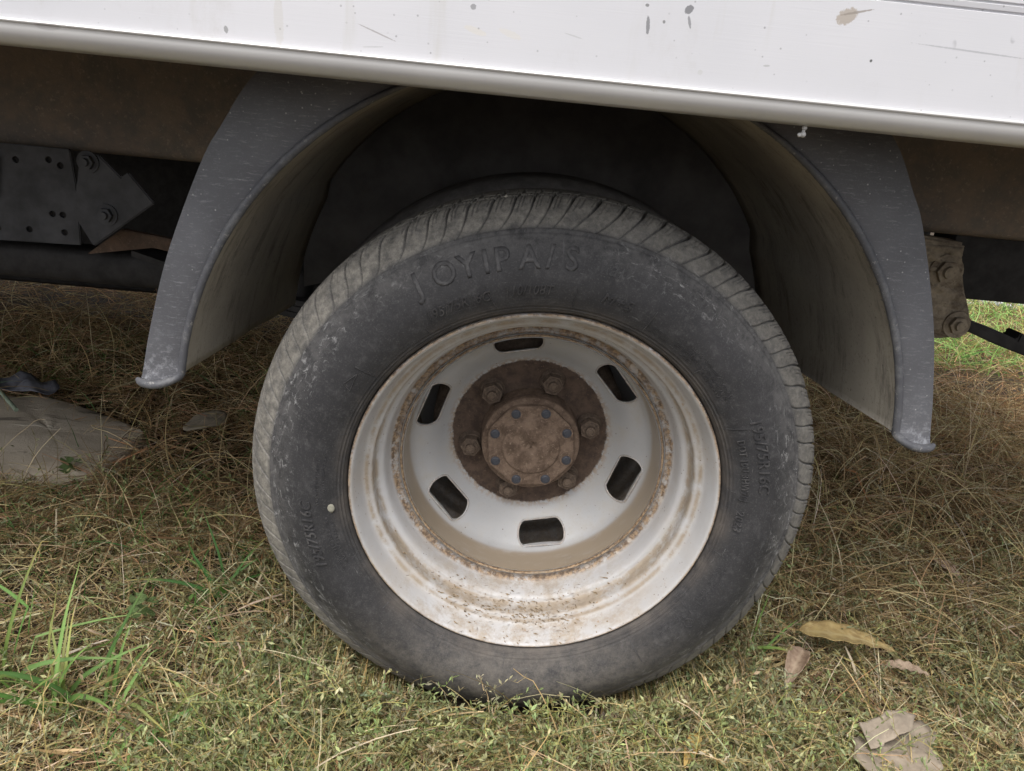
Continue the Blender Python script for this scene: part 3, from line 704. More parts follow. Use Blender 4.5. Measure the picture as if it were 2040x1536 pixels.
# springs, hangers, plates under the bed
def leaf_spring(y, z0):
    g = link('leaf_spring', None, truck)
    for k in range(5):
        L_ = .72-.12*k; xs = np.linspace(-L_, L_, 25); z = z0+.10*(xs/.72)**2-.0125*k-.05
        zz = np.r_[z, (z+.0105)[::-1]]; xx = np.r_[xs, xs[::-1]]; n = len(xx)
        V = np.vstack([np.stack([xx, np.full(n, y-.033), zz], 1), np.stack([xx, np.full(n, y+.033), zz], 1)])
        F = [[i, i+1, n-2-i, n-1-i] for i in range(24)]+[[n+n-1-i, n+n-2-i, n+i+1, n+i] for i in range(24)]+[[i, (i+1) % n, n+(i+1) % n, n+i] for i in range(n)]
        link('spring_leaf', np_mesh('spring_leaf', V, F, BLACK, False), g)
    return g
leaf_spring(.60, .40); leaf_spring(1.30, .40)
HOLE = [(-.807, .580), (-.789, .572), (-.810, .490), (-.793, .490), (-.851, .460), (-.793, .460), (-.903, .457), (-.86, .575)]
def plate_holes(name, pts, y0, y1, holes, hr, mat, parent):
    o = prism(name, pts, y0, y1, mat, parent, .0015)
    bm = bmesh.new()
    for hx, hz in holes: cyl_y(bm, hx, hz, hr, y0-.01, y1+.01, 18)
    bmesh.ops.recalc_face_normals(bm, faces=bm.faces); me = bpy.data.meshes.new('cut'); bm.to_mesh(me); bm.free(); c = bpy.data.objects.new('cut', me); COL.objects.link(c)
    md = o.modifiers.new('h', 'BOOLEAN'); md.object = c; md.solver = 'EXACT'; dg = bpy.context.evaluated_depsgraph_get(); dg.update()
    m2 = bpy.data.meshes.new_from_object(o.evaluated_get(dg)); m2.name = name; o.modifiers.clear(); o.data = m2; bpy.data.objects.remove(c); return o
plate_holes('hanger_plate', [(-1.05, .60), (-.772, .60), (-.766, .541), (-.768, .440), (-1.06, .432)], .525, .533, HOLE, .0055, STEEL, truck)
gus = prism('gusset_plate', [(-.745, .60), (-.715, .597), (-.683, .565), (-.671, .574), (-.632, .527), (-.737, .444), (-.766, .496)], .505, .513, STEEL, truck)
def bolt(x, z, y, parent, r=.011, mat=STEEL):
    bm = bmesh.new(); cyl_y(bm, 0, 0, r*1.5, 0, -.003, 24); cyl_y(bm, 0, 0, r, -.003, -.011, 6); cyl_y(bm, 0, 0, r*.55, -.011, -.017, 14, r*.5)
    return bm_obj('bolt', bm, mat, parent, True, (x, y, z), angle=35)
bolt(-.710, .501, .505, gus, .012); bolt(-.733, .585, .505, gus, .012)
bm = bmesh.new(); bm_box(bm, -2.2, -.40, .59, .66, .352, .418, bev=.02, seg=4); bm_obj('cross_tube', bm, BLACK, truck, True, angle=50)
prism('rusty_brace', [(-.775, .418), (-.712, .468), (-.64, .460), (-.60, .452), (-.60, .430), (-.66, .440)], .555, .572, OLDRUST, truck)
prism('red_tab', [(-.93, .59), (-.884, .578), (-.894, .511), (-.94, .51)], .515, .523, m_plain('faded red paint', (.13, .035, .03), .6), truck)
# rear spring hanger caked in mud
hang = prism('spring_hanger', [(.600, .600), (.714, .590), (.716, .560), (.735, .510), (.757, .470), (.764, .450), (.752, .432), (.725, .420), (.66, .418), (.62, .44)], .485, .535, MUD, truck, .005)
def mud_face():
    n, m = 46, 46; xs = np.linspace(.61, .757, n); zs = np.linspace(.425, .585, m); X, Z = np.meshgrid(xs, zs)
    Y = .4845-.004*np.abs(np.sin(X*61+Z*45+2*np.sin(Z*80)))-.003*np.abs(np.sin(Z*140+X*40))+.0015*rng.standard_normal(X.shape)
    right = np.interp(Z, [.42, .45, .47, .51, .56, .59], [.735, .762, .755, .733, .714, .712]); X = np.minimum(X, right-.002)
    edge = (np.minimum(X-.61, np.minimum(right-X, np.minimum(Z-.424, .586-Z))) < .004); Y[edge] = .490
    i = np.arange(m-1)[:, None]*n; j = np.arange(n-1)[None, :]
    F = np.stack([i+j, i+j+1, i+j+1+n, i+j+n], -1).reshape(-1, 4)
    link('mud_crust', np_mesh('mud_crust', np.stack([X, Y, Z], -1).reshape(-1, 3), F, MUD), hang)
mud_face(); bolt(.733, .450, .479, hang, .016, MUD); bolt(.690, .540, .482, hang, .020, MUD)
box('frame_box', BLACK, truck, .76, 1.42, .60, .68, .473, .600, bev=.006)
prism('spring_tail', [(.735, .452), (.79, .447), (.85, .431), (.885, .420), (.887, .434), (.906, .426), (.903, .413), (.93, .400), (1.05, .345), (1.05, .322), (.93, .384), (.845, .408), (.79, .427), (.735, .432)], .53, .575, BLACK, truck, .003)
prism('added_arch_sheet', [(-.395, .44), (-.395, .60), (-.30, .75), (-.15, .815), (.15, .815), (.30, .75), (.395, .60), (.395, .44), (.30, .47), (-.30, .47)], .497, .502, m_plain('haze lifted black sheet', (.125, .118, .118), .85, .3, 8, .3), guard, 0)  # added sheet keeps the arch dark and closed; haze put into its colour
box('right_blocker', BLACK, truck, .44, 1.20, 1.42, 1.84, .26, .79, bev=.02)  # box added to block the bright ground beyond the wheel
# far-side box added to block bright ground, rear cross member
box('left_blocker', BLACK, truck, -2.3, -.44, 1.40, 1.82, .14, .74, bev=.05)
box('rear_crossmember', RUST, truck, 1.34, 1.42, .55, 1.40, .62, .76)
# everything hung from the chassis sits at the height measured for it
def settle(o):
    if o.data and tuple(o.location) == (0, 0, 0):
        if not o.data.get('set'):
            co = np.empty(len(o.data.vertices)*3, np.float32); o.data.vertices.foreach_get('co', co); co = co.reshape(-1, 3); co[:, 0] *= 1.024; co[:, 2] += .031; o.data.vertices.foreach_set('co', co.ravel()); o.data.update(); o.data['set'] = 1
    else: o.location.x *= 1.024; o.location.z += .031
    for c in o.children: settle(c)
for o in list(truck.children):
    if o.name.split('.')[0] in ('chassis_rail', 'hanger_plate', 'gusset_plate', 'cross_tube', 'rusty_brace', 'red_tab', 'spring_hanger', 'frame_box', 'spring_tail', 'rear_crossmember'): settle(o)
# dried sealant hanging from the rail
bm = bmesh.new()
for (x, z, s_) in ((.2125, .7835, .0026), (.2120, .7805, .0017), (.2122, .7775, .0030), (.2090, .7768, .0022)):
    r = bmesh.ops.create_icosphere(bm, subdivisions=2, radius=s_)
    for v in r['verts']: v.co = Vector((PX(x)+v.co.x*.9, PY+.014+v.co.y, PZ(z)+v.co.z*.9))
bm_obj('sealant_drip', bm, m_plain('pale sealant', (.55, .54, .53), .4), rail, True)

# ------------------------------------------------------------------ vegetation
def walk(n, base, az, el, L, segs, droop, wander, zmin=None):
    """centre lines: (n, segs+1, 3); they start at base, climb at el and sink by droop per step"""
    P = np.zeros((n, segs+1, 3)); P[:, 0] = base; step = (L/segs)[:, None]
    for k in range(segs):
        d = np.stack([np.cos(el)*np.cos(az), np.cos(el)*np.sin(az), np.sin(el)], 1)
        P[:, k+1] = P[:, k]+d*step
        kk = rng.random(n) < .07; el = el-droop+wander*.5*rng.standard_normal(n)-kk*rng.uniform(-.3, .9, n); az = az+wander*rng.standard_normal(n)+kk*rng.normal(0, .9, n)
        g = gz(P[:, k+1, 0], P[:, k+1, 1])+.004
        low = P[:, k+1, 2] < g; P[low, k+1, 2] = g[low]+.004*rng.random(low.sum()); el = np.where(low, np.abs(el)*.4+.05, el)
    return P
def keep_out(P):
    """push points out of the tyre and off the slab"""
    x, y, z = P[..., 0], P[..., 1], P[..., 2]; r = np.hypot(x, z-AX)
    ins = (r < .352) & (y > -.034) & (y < .40)
    front = y < .10; y[ins & front] = -.034-.012*rng.random((ins & front).sum())
    return P
def ribbons(P, W, C, taper=.15, flat=.5):
    n, s1, _ = P.shape; d = np.gradient(P, axis=1); d /= np.linalg.norm(d, axis=2, keepdims=True)+1e-9
    ref = rng.standard_normal((n, 1, 3)); ref[..., 2] += flat*2; side = np.cross(d, ref); side /= np.linalg.norm(side, axis=2, keepdims=True)+1e-9
    t = np.linspace(0, 1, s1); wt = (1-(1-taper)*t**1.6)*np.minimum(1, .6+2*t)
    hw = (W[:, None]*wt[None])[..., None]*.5
    V = np.stack([P-side*hw, P+side*hw], 2).reshape(-1, 3)
    b = np.arange(n)[:, None]*(s1*2); k = np.arange(s1-1)[None]*2
    F = np.stack([b+k, b+k+1, b+k+3, b+k+2], -1).reshape(-1, 4)
    Cc = np.repeat(C[:, None, :], s1*2, 1)*(1+.12*np.repeat(rng.standard_normal((n, s1, 1)), 2, 1)); return V, F, np.clip(Cc.reshape(-1, 3), 0, 1)
def leaves(P, d, L, W, C):
    """folded diamond leaves at points P pointing along d"""
    n = len(P); ref = rng.standard_normal((n, 3)); ref[:, 2] += 1.2; s = np.cross(d, ref); s /= np.linalg.norm(s, axis=1, keepdims=True)+1e-9
    nn = np.cross(s, d); L, W = L[:, None], W[:, None]
    V = np.stack([P, P+d*L*.5+s*W*.5+nn*W*.18, P+d*L, P+d*L*.5-s*W*.5+nn*W*.18], 1).reshape(-1, 3)
    b = np.arange(n)*4; F = np.stack([b, b+1, b+2, b+3], 1); return V, F, np.repeat(C, 4, 0)
def merge(parts):
    V, F, C, o = [], [], [], 0
    for v, f, c in parts: V.append(v); F.append(f+o); C.append(c); o += len(v)
    return np.vstack(V), np.vstack(F), np.vstack(C)
def palette(n, cols, probs, jit=.18):
    i = rng.choice(len(cols), n, p=np.array(probs)/sum(probs)); c = np.array(cols)[i]
    return np.clip(c*(1+jit*rng.standard_normal((n, 1)))*(1+.06*rng.standard_normal((n, 3))), .005, 1)
SLABP = np.array([(-1.20, .855), (-1.081, .869), (-.957, .827), (-.81, .747), (-.788, .671), (-.815, .535), (-.911, .503), (-1.20, .475)])
def in_poly(x, y, P):
    c = np.zeros(len(x), bool); j = len(P)-1
    for i in range(len(P)):
        xi, yi = P[i]; xj, yj = P[j]; c ^= ((yi > y) != (yj > y)) & (x < (xj-xi)*(y-yi)/(yj-yi+1e-12)+xi); j = i
    return c
def scatter(n, x0, x1, y0, y1, dens=None, slab=True):
    p = np.stack([rng.uniform(x0, x1, n), rng.uniform(y0, y1, n)], 1)
    ok = ~((np.abs(p[:, 0]) < .16) & (p[:, 1] > -.012) & (p[:, 1] < .42))
    if slab: ok &= ~in_poly(p[:, 0], p[:, 1], SLABP) | (rng.random(n) < .04)
    if dens is not None: ok &= rng.random(n) < dens(p[:, 0], p[:, 1])
    p = p[ok]; return np.column_stack([p, gz(p[:, 0], p[:, 1])-.002])
def patch(x, y, f=1., s=0.): return .5+.5*np.sin(x*4.1*f+1.7+s+1.3*np.sin(y*3.3*f+s))*np.cos(y*4.7*f-.8+s+1.1*np.sin(x*2.9*f))
STRAW = [(.56, .455, .265), (.46, .355, .19), (.34, .245, .13), (.19, .132, .074), (.65, .565, .39)]
BROWN = [(.45, .31, .165), (.33, .215, .11), (.20, .13, .07), (.57, .44, .26), (.49, .29, .15)]
WEED = [(.31, .305, .17), (.24, .26, .135), (.42, .37, .205), (.37, .36, .23), (.18, .195, .10)]
GRASS = [(.105, .215, .055), (.155, .285, .075), (.21, .33, .10), (.28, .32, .11), (.07, .155, .042)]

def holes(x, y): return .12+.88*smoothstep(.16, .34, patch(x, y, 4.3, .7)*.6+.4*patch(x, y, 9., 2.))
def clump(p): return .035*smoothstep(.45, .9, patch(p[:, 0], p[:, 1], 3.1, 1.1)*.6+.4*patch(p[:, 0], p[:, 1], 7., 3.))
def straw_mat():
    parts = []
    def lay(n, reg, cols, pr, L, W, el, droop=.10, wander=.28, segs=5, dens=None, lift=.0):
        b = scatter(n, *reg, dens or holes); m = len(b); b[:, 2] += lift*rng.random(m)+clump(b)*rng.random(m)
        P = walk(m, b, rng.uniform(0, 2*math.pi, m), np.abs(rng.normal(0, el, m)), rng.uniform(*L, m), segs, droop, wander)
        parts.append(ribbons(keep_out(P), rng.uniform(*W, m), palette(m, cols, pr), .5))
    under = lambda x, y: smoothstep(.05, .45, y+.25*np.sin(x*3))
    lay(50000, (-1.3, 1.4, -.5, .55), STRAW, (3, 4, 4, 3, 1), (.008, .035), (.0008, .0022), .28, .05, .06, 2, lift=.020)
    lay(28000, (-1.3, 1.4, -.5, .55), STRAW, (3, 4, 4, 3, 1), (.03, .09), (.0007, .0015), .32, .06, .10, 4, lift=.018)
    lay(6500, (-1.0, 1.2, -.35, .5), STRAW, (5, 3, 1.5, .7, 3), (.05, .17), (.0009, .0018), .50, .09, .07, 7, lift=.02)
    lay(6500, (-1.3, 1.4, -.5, .6), STRAW, (4, 4, 3, 2, 2), (.02, .09), (.0022, .0045), .30, .05, .08, 3, lift=.022)
    lay(5000, (-1.5, 1.6, .4, 1.5), BROWN, (4, 4, 3, 3, 1.4), (.03, .11), (.0025, .005), .30, .05, .08, 3, lift=.035)
    lay(34000, (-1.7, 1.9, .3, 1.5), BROWN, (3, 4, 3, 2, 1.4), (.04, .13), (.0010, .0020), .28, .05, .08, 4, lift=.035)
    lay(22000, (-1.7, 1.9, .3, 1.5), BROWN, (4, 4, 3, 3, 1.4), (.012, .05), (.0012, .0028), .25, .05, .06, 2, lift=.035)
    lay(7000, (.40, 1.5, .25, 1.5), STRAW, (4, 4, 3, 1, 2), (.10, .26), (.0010, .0019), .7, .13, .07, 8, lift=.05)  # paler straw stands in for light entering under the truck
    lay(3000, (-1.6, -.3, .3, 1.6), STRAW, (3, 3, 3, 2, 1), (.10, .24), (.0010, .0018), .8, .13, .07, 8, lift=.04)
    lay(26000, (-2.6, 3.4, 1.3, 3.2), BROWN, (3, 4, 3, 2, 1), (.06, .16), (.0018, .003), .40, .08, .12, 4, lift=.03)
    V, F, C = merge(parts)
    tag(link('dry_grass', np_mesh('dry_grass', V, F, PLANT, False, None, C)), 'matted tan and brown dry grass lying all over the ground', 'dry grass', kind='stuff')
straw_mat()
def knotweed():
    parts = []
    def sow(n, reg, cols, pr, dens, L=(.07, .20), el=.75, leafL=(.005, .012), k=1.):
        b = scatter(n, *reg, lambda x, y: dens(x, y)*holes(x, y)); m = len(b); segs = 12; b[:, 2] += clump(b)*rng.random(m)
        P = walk(m, b, rng.uniform(0, 2*math.pi, m), np.abs(rng.normal(el, .35, m)), rng.uniform(*L, m), segs, .10, .12); P = keep_out(P)
        C = palette(m, cols, pr); parts.append(ribbons(P, rng.uniform(.0009, .0017, m), C*np.array([1.2, .98, .8]), .5))
        for rep in range(2):
            sel = rng.random((m, segs)) < .82*k; ii, kk = np.nonzero(sel); kk = kk+1
            f = rng.random(len(ii))[:, None]; pos = P[ii, kk]*(1-f)+P[ii, kk-1]*f; d = P[ii, kk]-P[ii, kk-1]; d /= np.linalg.norm(d, axis=1, keepdims=True)+1e-9
            d = d*.8+rng.standard_normal((len(ii), 3))*.75+np.array([0, 0, .35]); d /= np.linalg.norm(d, axis=1, keepdims=True)
            l = rng.uniform(*leafL, len(ii)); c = np.clip(C[ii]*(1+.2*rng.standard_normal((len(ii), 1))), .01, 1)
            parts.append(leaves(pos, d, l, l*rng.uniform(.24, .40, len(ii)), c))
    sow(9800, (-1.3, 1.4, -.5, .5), WEED, (4, 4, 2, 2, 3), lambda x, y: .40+.60*patch(x, y, 1.3)*smoothstep(.55, .1, y))
    sow(3200, (-.45, .60, -.28, .0), [(.27, .31, .14), (.36, .37, .18), (.21, .25, .11)], (3, 2, 2), lambda x, y: .4+.6*patch(x, y, 2., 2.), (.05, .13), .95)
    sow(420, (-.33, .34, -.10, -.028), [(.27, .31, .14), (.38, .37, .19), (.30, .27, .16)], (3, 2, 2), lambda x, y: .9, (.05, .125), 1.2)
    sow(700, (-.36, -.16, -.06, .10), WEED, (3, 3, 2, 2, 2), lambda x, y: .9, (.05, .12), 1.0)
    sow(700, (.16, .38, -.06, .10), WEED, (3, 3, 2, 2, 2), lambda x, y: .9, (.05, .12), 1.0)
    sow(3000, (.32, 1.3, -.2, .60), WEED, (3, 4, 2, 2, 4), lambda x, y: .3+.7*patch(x, y, 1.7, 1.), (.07, .18), .7)
    V, F, C = merge(parts)
    tag(link('knotweed', np_mesh('knotweed', V, F, PLANT, False, None, C)), 'low tangled grey-green weed with tiny leaves around the wheel', 'weed', kind='stuff')
knotweed()
def green_grass():
    parts = []
    def sow(n, reg, L, W, pr, dens, el=1.0, cols=GRASS):
        b = scatter(n, *reg, dens); m = len(b)
        P = walk(m, b, rng.uniform(0, 2*math.pi, m), np.abs(rng.normal(el, .3, m)), rng.uniform(*L, m), 7, .12, .10); P = keep_out(P)
        parts.append(ribbons(P, rng.uniform(*W, m), palette(m, cols, pr), .06, .2))
    sow(1500, (-1.3, 1.4, -.5, .5), (.03, .10), (.0012, .0028), (3, 3, 2, 2, 3), lambda x, y: .15+.85*smoothstep(.55, .95, patch(x, y, 1.1, 4.)))
    sow(1500, (-1.0, -.25, -.3, .40), (.03, .12), (.0014, .003), (3, 3, 2, 2, 2), lambda x, y: .4+.6*patch(x, y, 2.2, 1.))
    sow(2600, (-1.5, -.2, .3, 1.4), (.05, .17), (.0014, .0026), (3, 1, 1, 1, 4), lambda x, y: .25+.75*smoothstep(.4, .8, patch(x, y, 1.4, 2.)), .8)
    sow(500, (.4, 1.4, .4, 1.4), (.04, .12), (.0014, .0026), (3, 1, 1, 1, 4), None, .8)
    sow(13000, (1.15, 4.2, 1.85, 4.6), (.06, .20), (.003, .006), (2, 4, 4, 3, 1), None, .9, [(.20, .36, .09), (.27, .44, .12), (.34, .50, .16), (.44, .44, .14), (.14, .26, .07)])  # same greens raised: light beyond the truck put into the colour
    sow(3500, (-3, 1.2, 2.05, 4.0), (.06, .20), (.003, .006), (2, 4, 4, 3, 1), None, .9)
    V, F, C = merge(parts)
    tag(link('green_grass', np_mesh('green_grass', V, F, GREEN, False, None, C)), 'short green grass blades growing through the dry mat and behind the truck', 'grass', kind='stuff')
green_grass()

# broad bladed tufts
def tuft(x, y, n, L, W, cols, pr, label, spread=.5, az0=None, el=1.15):
    t = link('grass_tuft', None, loc=(x, y, float(gz(np.array(x), np.array(y))))); tag(t, label, 'grass tuft', 'broad green grass tufts')
    for k in range(n):
        a_ = rng.uniform(0, 2*math.pi) if az0 is None else az0+rng.normal(0, spread)
        b = np.array([[x+rng.normal(0, .012), y+rng.normal(0, .010), 0.]]); b[0, 2] = float(gz(b[0, 0], b[0, 1]))
        P = keep_out(walk(1, b, np.array([a_]), np.array([min(1.5, abs(rng.normal(el, .22)))]), np.array([rng.uniform(*L)]), 12, rng.uniform(.02, .13), .03))[0]
        d = np.gradient(P, axis=0); d /= np.linalg.norm(d, axis=1, keepdims=True)
        ref = np.array([0, -.8, .6])+.5*rng.standard_normal(3); s_ = np.cross(d, ref); s_ /= np.linalg.norm(s_, axis=1, keepdims=True); nn = np.cross(s_, d)
        tt = np.linspace(0, 1, 13); wd = rng.uniform(*W)*np.minimum(1, .55+1.8*tt)*(1-tt**2.6)*.5+.0002
        c = palette(1, cols, pr, .12)[0]; tip = np.array([.42, .33, .12]); yl = rng.random() < .35
        V, C = [], []
        for i in range(13):
            for q, lift in ((-1, 1), (0, 0), (1, 1)):
                V.append(P[i]+s_[i]*wd[i]*q+nn[i]*wd[i]*.30*lift-np.array([x, y, float(gz(np.array(x), np.array(y)))]))
                f = smoothstep(.6, 1., tt[i])*(1 if yl else .15); C.append(c*(1-f)+tip*f if q else (c*(1-f)+tip*f)*1.18)
        F = [[i*3+j, i*3+j+1, i*3+j+4, i*3+j+3] for i in range(12) for j in range(2)]
        link('blade', np_mesh('blade', V, F, GREEN, True, None, np.clip(np.array(C), 0, 1)), t)
tuft(-.575, -.035, 18, (.13, .27), (.0045, .0080), GRASS, (1, 4, 4, 2, 0), 'tall bright green grass tuft nearest the left edge of the photo', .6, None, 1.33)
tuft(-.665, .005, 13, (.12, .23), (.0042, .0075), GRASS, (1, 4, 3, 1, 1), 'broad green tuft cut off by the left photo edge', .6, None, 1.3)
tuft(-.525, -.025, 10, (.10, .20), (.0040, .0068), GRASS, (1, 4, 4, 2, 0), 'light green leaning tuft between the tall left tuft and the tyre', .5, 1.1, 1.0)
tuft(-.472, .200, 12, (.08, .16), (.0040, .0068), GRASS, (4, 3, 1, 0, 2), 'dark green tuft leaning on the left side of the tyre', .9, None, .9)
tuft(-.45, -.085, 6, (.06, .12), (.0036, .0058), GRASS, (1, 3, 3, 3, 0), 'small yellowing tuft low in the left foreground', .7)
tuft(.375, .135, 4, (.09, .14), (.0045, .007), GRASS, (4, 2, 1, 0, 2), 'thin dark green tuft beside the yellow leaf', .6, 1.0, 1.0)

# ------------------------------------------------------------------ things lying about
def slab():
    P = catmull(np.vstack([SLABP, SLABP[:1]]), 4)[:-1]; c = P.mean(0); n = len(P)
    rows = []
    for s_, z in ((1.005, -.01), (1.0, .018), (.985, .026), (.94, .029), (.7, .031), (.4, .033), (.15, .034)):
        q = c+(P-c)*s_; j = rng.normal(0, .0012, n); rows.append(np.column_stack([q[:, 0], q[:, 1], z+j+.004*np.sin(q[:, 0]*17+q[:, 1]*9)*(s_ < .99)]))
    V = np.vstack(rows+[[[c[0], c[1], .034]]]); m = len(rows)
    F = [[i*n+k, i*n+(k+1) % n, (i+1)*n+(k+1) % n, (i+1)*n+k] for i in range(m-1) for k in range(n)]+[[(m-1)*n+k, (m-1)*n+(k+1) % n, m*n, m*n] for k in range(n)]
    bm = bmesh.new(); vs = [bm.verts.new(v) for v in V]
    for f in F:
        f = list(dict.fromkeys(f)); bm.faces.new([vs[i] for i in f])
    o = bm_obj('stone_slab', bm, SLAB, None, True, angle=50); tag(o, 'flat grey-brown weathered slab in the grass left of the wheel', 'slab')
slab()
def sheet(name, pts, z, mat, label, cat, thick=.0012, fn=None, n=14, group=None, sharp=False):
    """a thin curled scrap from an outline in x,y, with real thickness"""
    P = np.array(pts, float); c = P.mean(0); rings = 7; bm = bmesh.new(); V = []
    Q = catmull(np.vstack([P, P[:1]]), max(2, n//len(P)+2))[:-1]
    if sharp: Q = np.vstack([P[i]+(P[(i+1) % len(P)]-P[i])*t+rng.normal(0, .0008, 2) for i in range(len(P)) for t in (0, .25, .5, .75)])
    m = len(Q)
    for k in range(rings):
        s_ = 1-k/(rings-.0); q = c+(Q-c)*s_
        V.append([bm.verts.new((a_[0]-c[0], a_[1]-c[1], (fn(a_[0]-c[0], a_[1]-c[1]) if fn else 0)+.0006*rng.standard_normal())) for a_ in q])
    cv = bm.verts.new((0, 0, fn(0, 0) if fn else 0))
    for k in range(rings-1):
        for i in range(m): bm.faces.new((V[k][i], V[k][(i+1) % m], V[k+1][(i+1) % m], V[k+1][i]))
    for i in range(m): bm.faces.new((V[-1][i], V[-1][(i+1) % m], cv))
    r = bmesh.ops.extrude_face_region(bm, geom=list(bm.faces))
    for v in r['geom']:
        if isinstance(v, bmesh.types.BMVert): v.co.z -= thick
    o = bm_obj(name, bm, mat, None, True, (c[0], c[1], z)); return tag(o, label, cat, group)
CARD = m_plain('damp grey-brown card', (.27, .225, .175), .9, .2, 25, .25, .5)
sheet('bark_scrap', [(-.712, .805), (-.651, .822), (-.637, .765), (-.684, .709), (-.715, .74)], .046, m_plain('pale dry bark', (.30, .255, .19), .9, .2, 25, .25), 'small pale curled scrap right of the grey slab', 'scrap', .003, lambda x, y: .018*math.cos(x*28)-.012+.10*x)
card = sheet('cardboard_scrap', [(.437, -.075), (.452, -.040), (.500, -.018), (.529, -.004), (.566, .002), (.572, -.02), (.553, -.05), (.548, -.085), (.50, -.12), (.45, -.11)], .034, CARD, 'crumpled grey-brown cardboard scrap at the lower right corner', 'scrap', .0018, lambda x, y: .10*abs(x+.012)-.05*y+.004*abs(math.sin(x*70+y*50))-.006, sharp=True)
sheet('torn_flap', [(-.055, .035), (-.01, .055), (.03, .055), (.012, .028), (-.01, .022), (-.03, .012), (-.05, .005)], .018, CARD, None, None, .0015, lambda x, y: .008+.35*(y-.0)+.003*math.sin(x*90), sharp=True).parent = card
card.children[0].location = (-.016, .012, .010)
def leaf(name, base, tip, w_, z0, z1, mat, label, curl=.5, cup=.3, group='fallen leaves'):
    b, t = np.array([*base, z0]), np.array([*tip, z1]); ax = t-b; L_ = np.linalg.norm(ax); ax /= L_; s_ = np.cross(ax, (0, 0, 1)); s_ /= np.linalg.norm(s_); up = np.cross(s_, ax)
    o = link(name, None, loc=tuple(b)); n, m = 24, 11; V, vein = [], []
    for i in range(n):
        t_ = i/(n-1); hw = w_*.5*math.sin(math.pi*min(1, t_**.75*1.0))**.8*(1-.25*t_)+.0006
        for j in range(m):
            q = (j/(m-1)-.5)*2; wav = .0016*math.sin(t_*31+q*2)*abs(q)
            V.append(ax*L_*t_+s_*hw*q+up*(cup*hw*q*q+curl*w_*math.sin(t_*math.pi)*.35+wav))
            vein.append(max(0, 1-abs(q)*9, (1-abs(((t_*9-abs(q)*.9) % 1)-.5)*7) if abs(q) < .9 else 0))
    F = [[i*m+j, i*m+j+1, (i+1)*m+j+1, (i+1)*m+j] for i in range(n-1) for j in range(m-1)]
    me = np_mesh('leaf_blade', V, F, mat, True, {'vein': np.clip(vein, 0, 1)})
    bm = bmesh.new(); bm.from_mesh(me); bmesh.ops.solidify(bm, geom=list(bm.faces), thickness=.0005); bm.to_mesh(me); bm.free()
    link('leaf_blade', me, o)
    P = np.array([ax*L_*t_+up*(curl*w_*math.sin(max(0, t_)*math.pi)*.35-.0004) for t_ in np.linspace(-.16, .97, 20)])
    bm = bmesh.new(); rows = []
    for i, p in enumerate(P):
        rr = .0009*(1-.75*i/19); rows.append([bm.verts.new(p+rr*(math.cos(k*2.094)*s_+math.sin(k*2.094)*up)) for k in range(3)])
    for i in range(19):
        for k in range(3): bm.faces.new((rows[i][k], rows[i][(k+1) % 3], rows[i+1][(k+1) % 3], rows[i+1][k]))
    bm_obj('midrib', bm, mat, o, True); return tag(o, label, 'leaf', group)
YEL = m_leaf('yellow brown leaf', (.25, .175, .075), (.35, .26, .11), (.43, .35, .18)); BRN = m_leaf('dry brown leaf', (.21, .145, .10), (.32, .24, .175), (.38, .30, .22))
GLD = m_leaf('golden leaf', (.34, .21, .055), (.43, .29, .09), (.46, .36, .16)); PNK = m_leaf('pinkish dry leaf', (.30, .20, .15), (.40, .29, .22), (.45, .36, .28))
leaf('fallen_leaf', (.440, .147), (.588, .128), .052, .060, .048, YEL, 'long yellow-brown leaf lying beside the tyre, lower right', .45, .25)
leaf('fallen_leaf', (.437, .113), (.392, .050), .031, .052, .030, BRN, 'curled dry brown leaf just under the yellow-brown leaf', .7, .8)
leaf('fallen_leaf', (.566, .112), (.632, .100), .022, .034, .030, BRN, 'narrow brown leaf at the tip of the yellow-brown leaf', .5, .5)
leaf('fallen_leaf', (.237, -.060), (.211, -.107), .018, .042, .034, GLD, 'golden leaf at the bottom photo edge', .4, .5)
leaf('fallen_leaf', (.802, .424), (.825, .352), .028, .040, .036, PNK, 'pale pinkish dry leaf at the right, under the mudguard foot', .5, .5)
leaf('fallen_leaf', (.205, .005), (.255, .012), .020, .030, .030, BRN, 'small brown leaf half hidden against the foot of the tyre', .5, .5)
# round weed leaves in the left foreground, dark plastic rag and stalk on the slab
def round_weed(x, y, label):
    o = link('round_leaf_weed', None, loc=(x, y, .01))
    for k in range(4):
        a_ = k*1.7+x*40; bm = bmesh.new(); R0 = .011+.003*math.sin(k*2.2)
        cv = bm.verts.new((0, 0, -.002)); ring = [bm.verts.new((R0*math.cos(t)*(1+.1*math.cos(3*t)), R0*math.sin(t), .0015*math.sin(2*t))) for t in np.linspace(.3, 2*math.pi-.3, 18)]
        for i in range(17): bm.faces.new((cv, ring[i], ring[i+1]))
        bmesh.ops.solidify(bm, geom=list(bm.faces), thickness=.0006)
        bm_obj('leaf_blade', bm, m_plain('soft green leaf', (.20, .28, .11), .6, .3, 60, .2) if k == 0 and 'soft green leaf' not in bpy.data.materials else bpy.data.materials['soft green leaf'], o, True, (.013*math.cos(a_), .013*math.sin(a_), .026+.004*k), (.5*math.sin(a_)-.3, .3*math.cos(a_), a_))
    tag(o, label, 'weed', 'round leaved weeds')
round_weed(-.535, .120, 'round leaved green weed in the grass left of the tyre foot'); round_weed(-.845, .528, 'round leaved green weed at the near edge of the grey slab')
sheet('plastic_rag', [(-1.22, .87), (-1.14, .925), (-1.055, .885), (-1.06, .85), (-1.11, .835), (-1.22, .81)], .05, m_plain('dirty blue grey plastic', (.12, .12, .135), .5, .4, 30, .5), 'crumpled dark blue-grey plastic rag behind the slab', 'rag', .0015, lambda x, y: .016*math.sin(x*70)*math.cos(y*60)+.006)
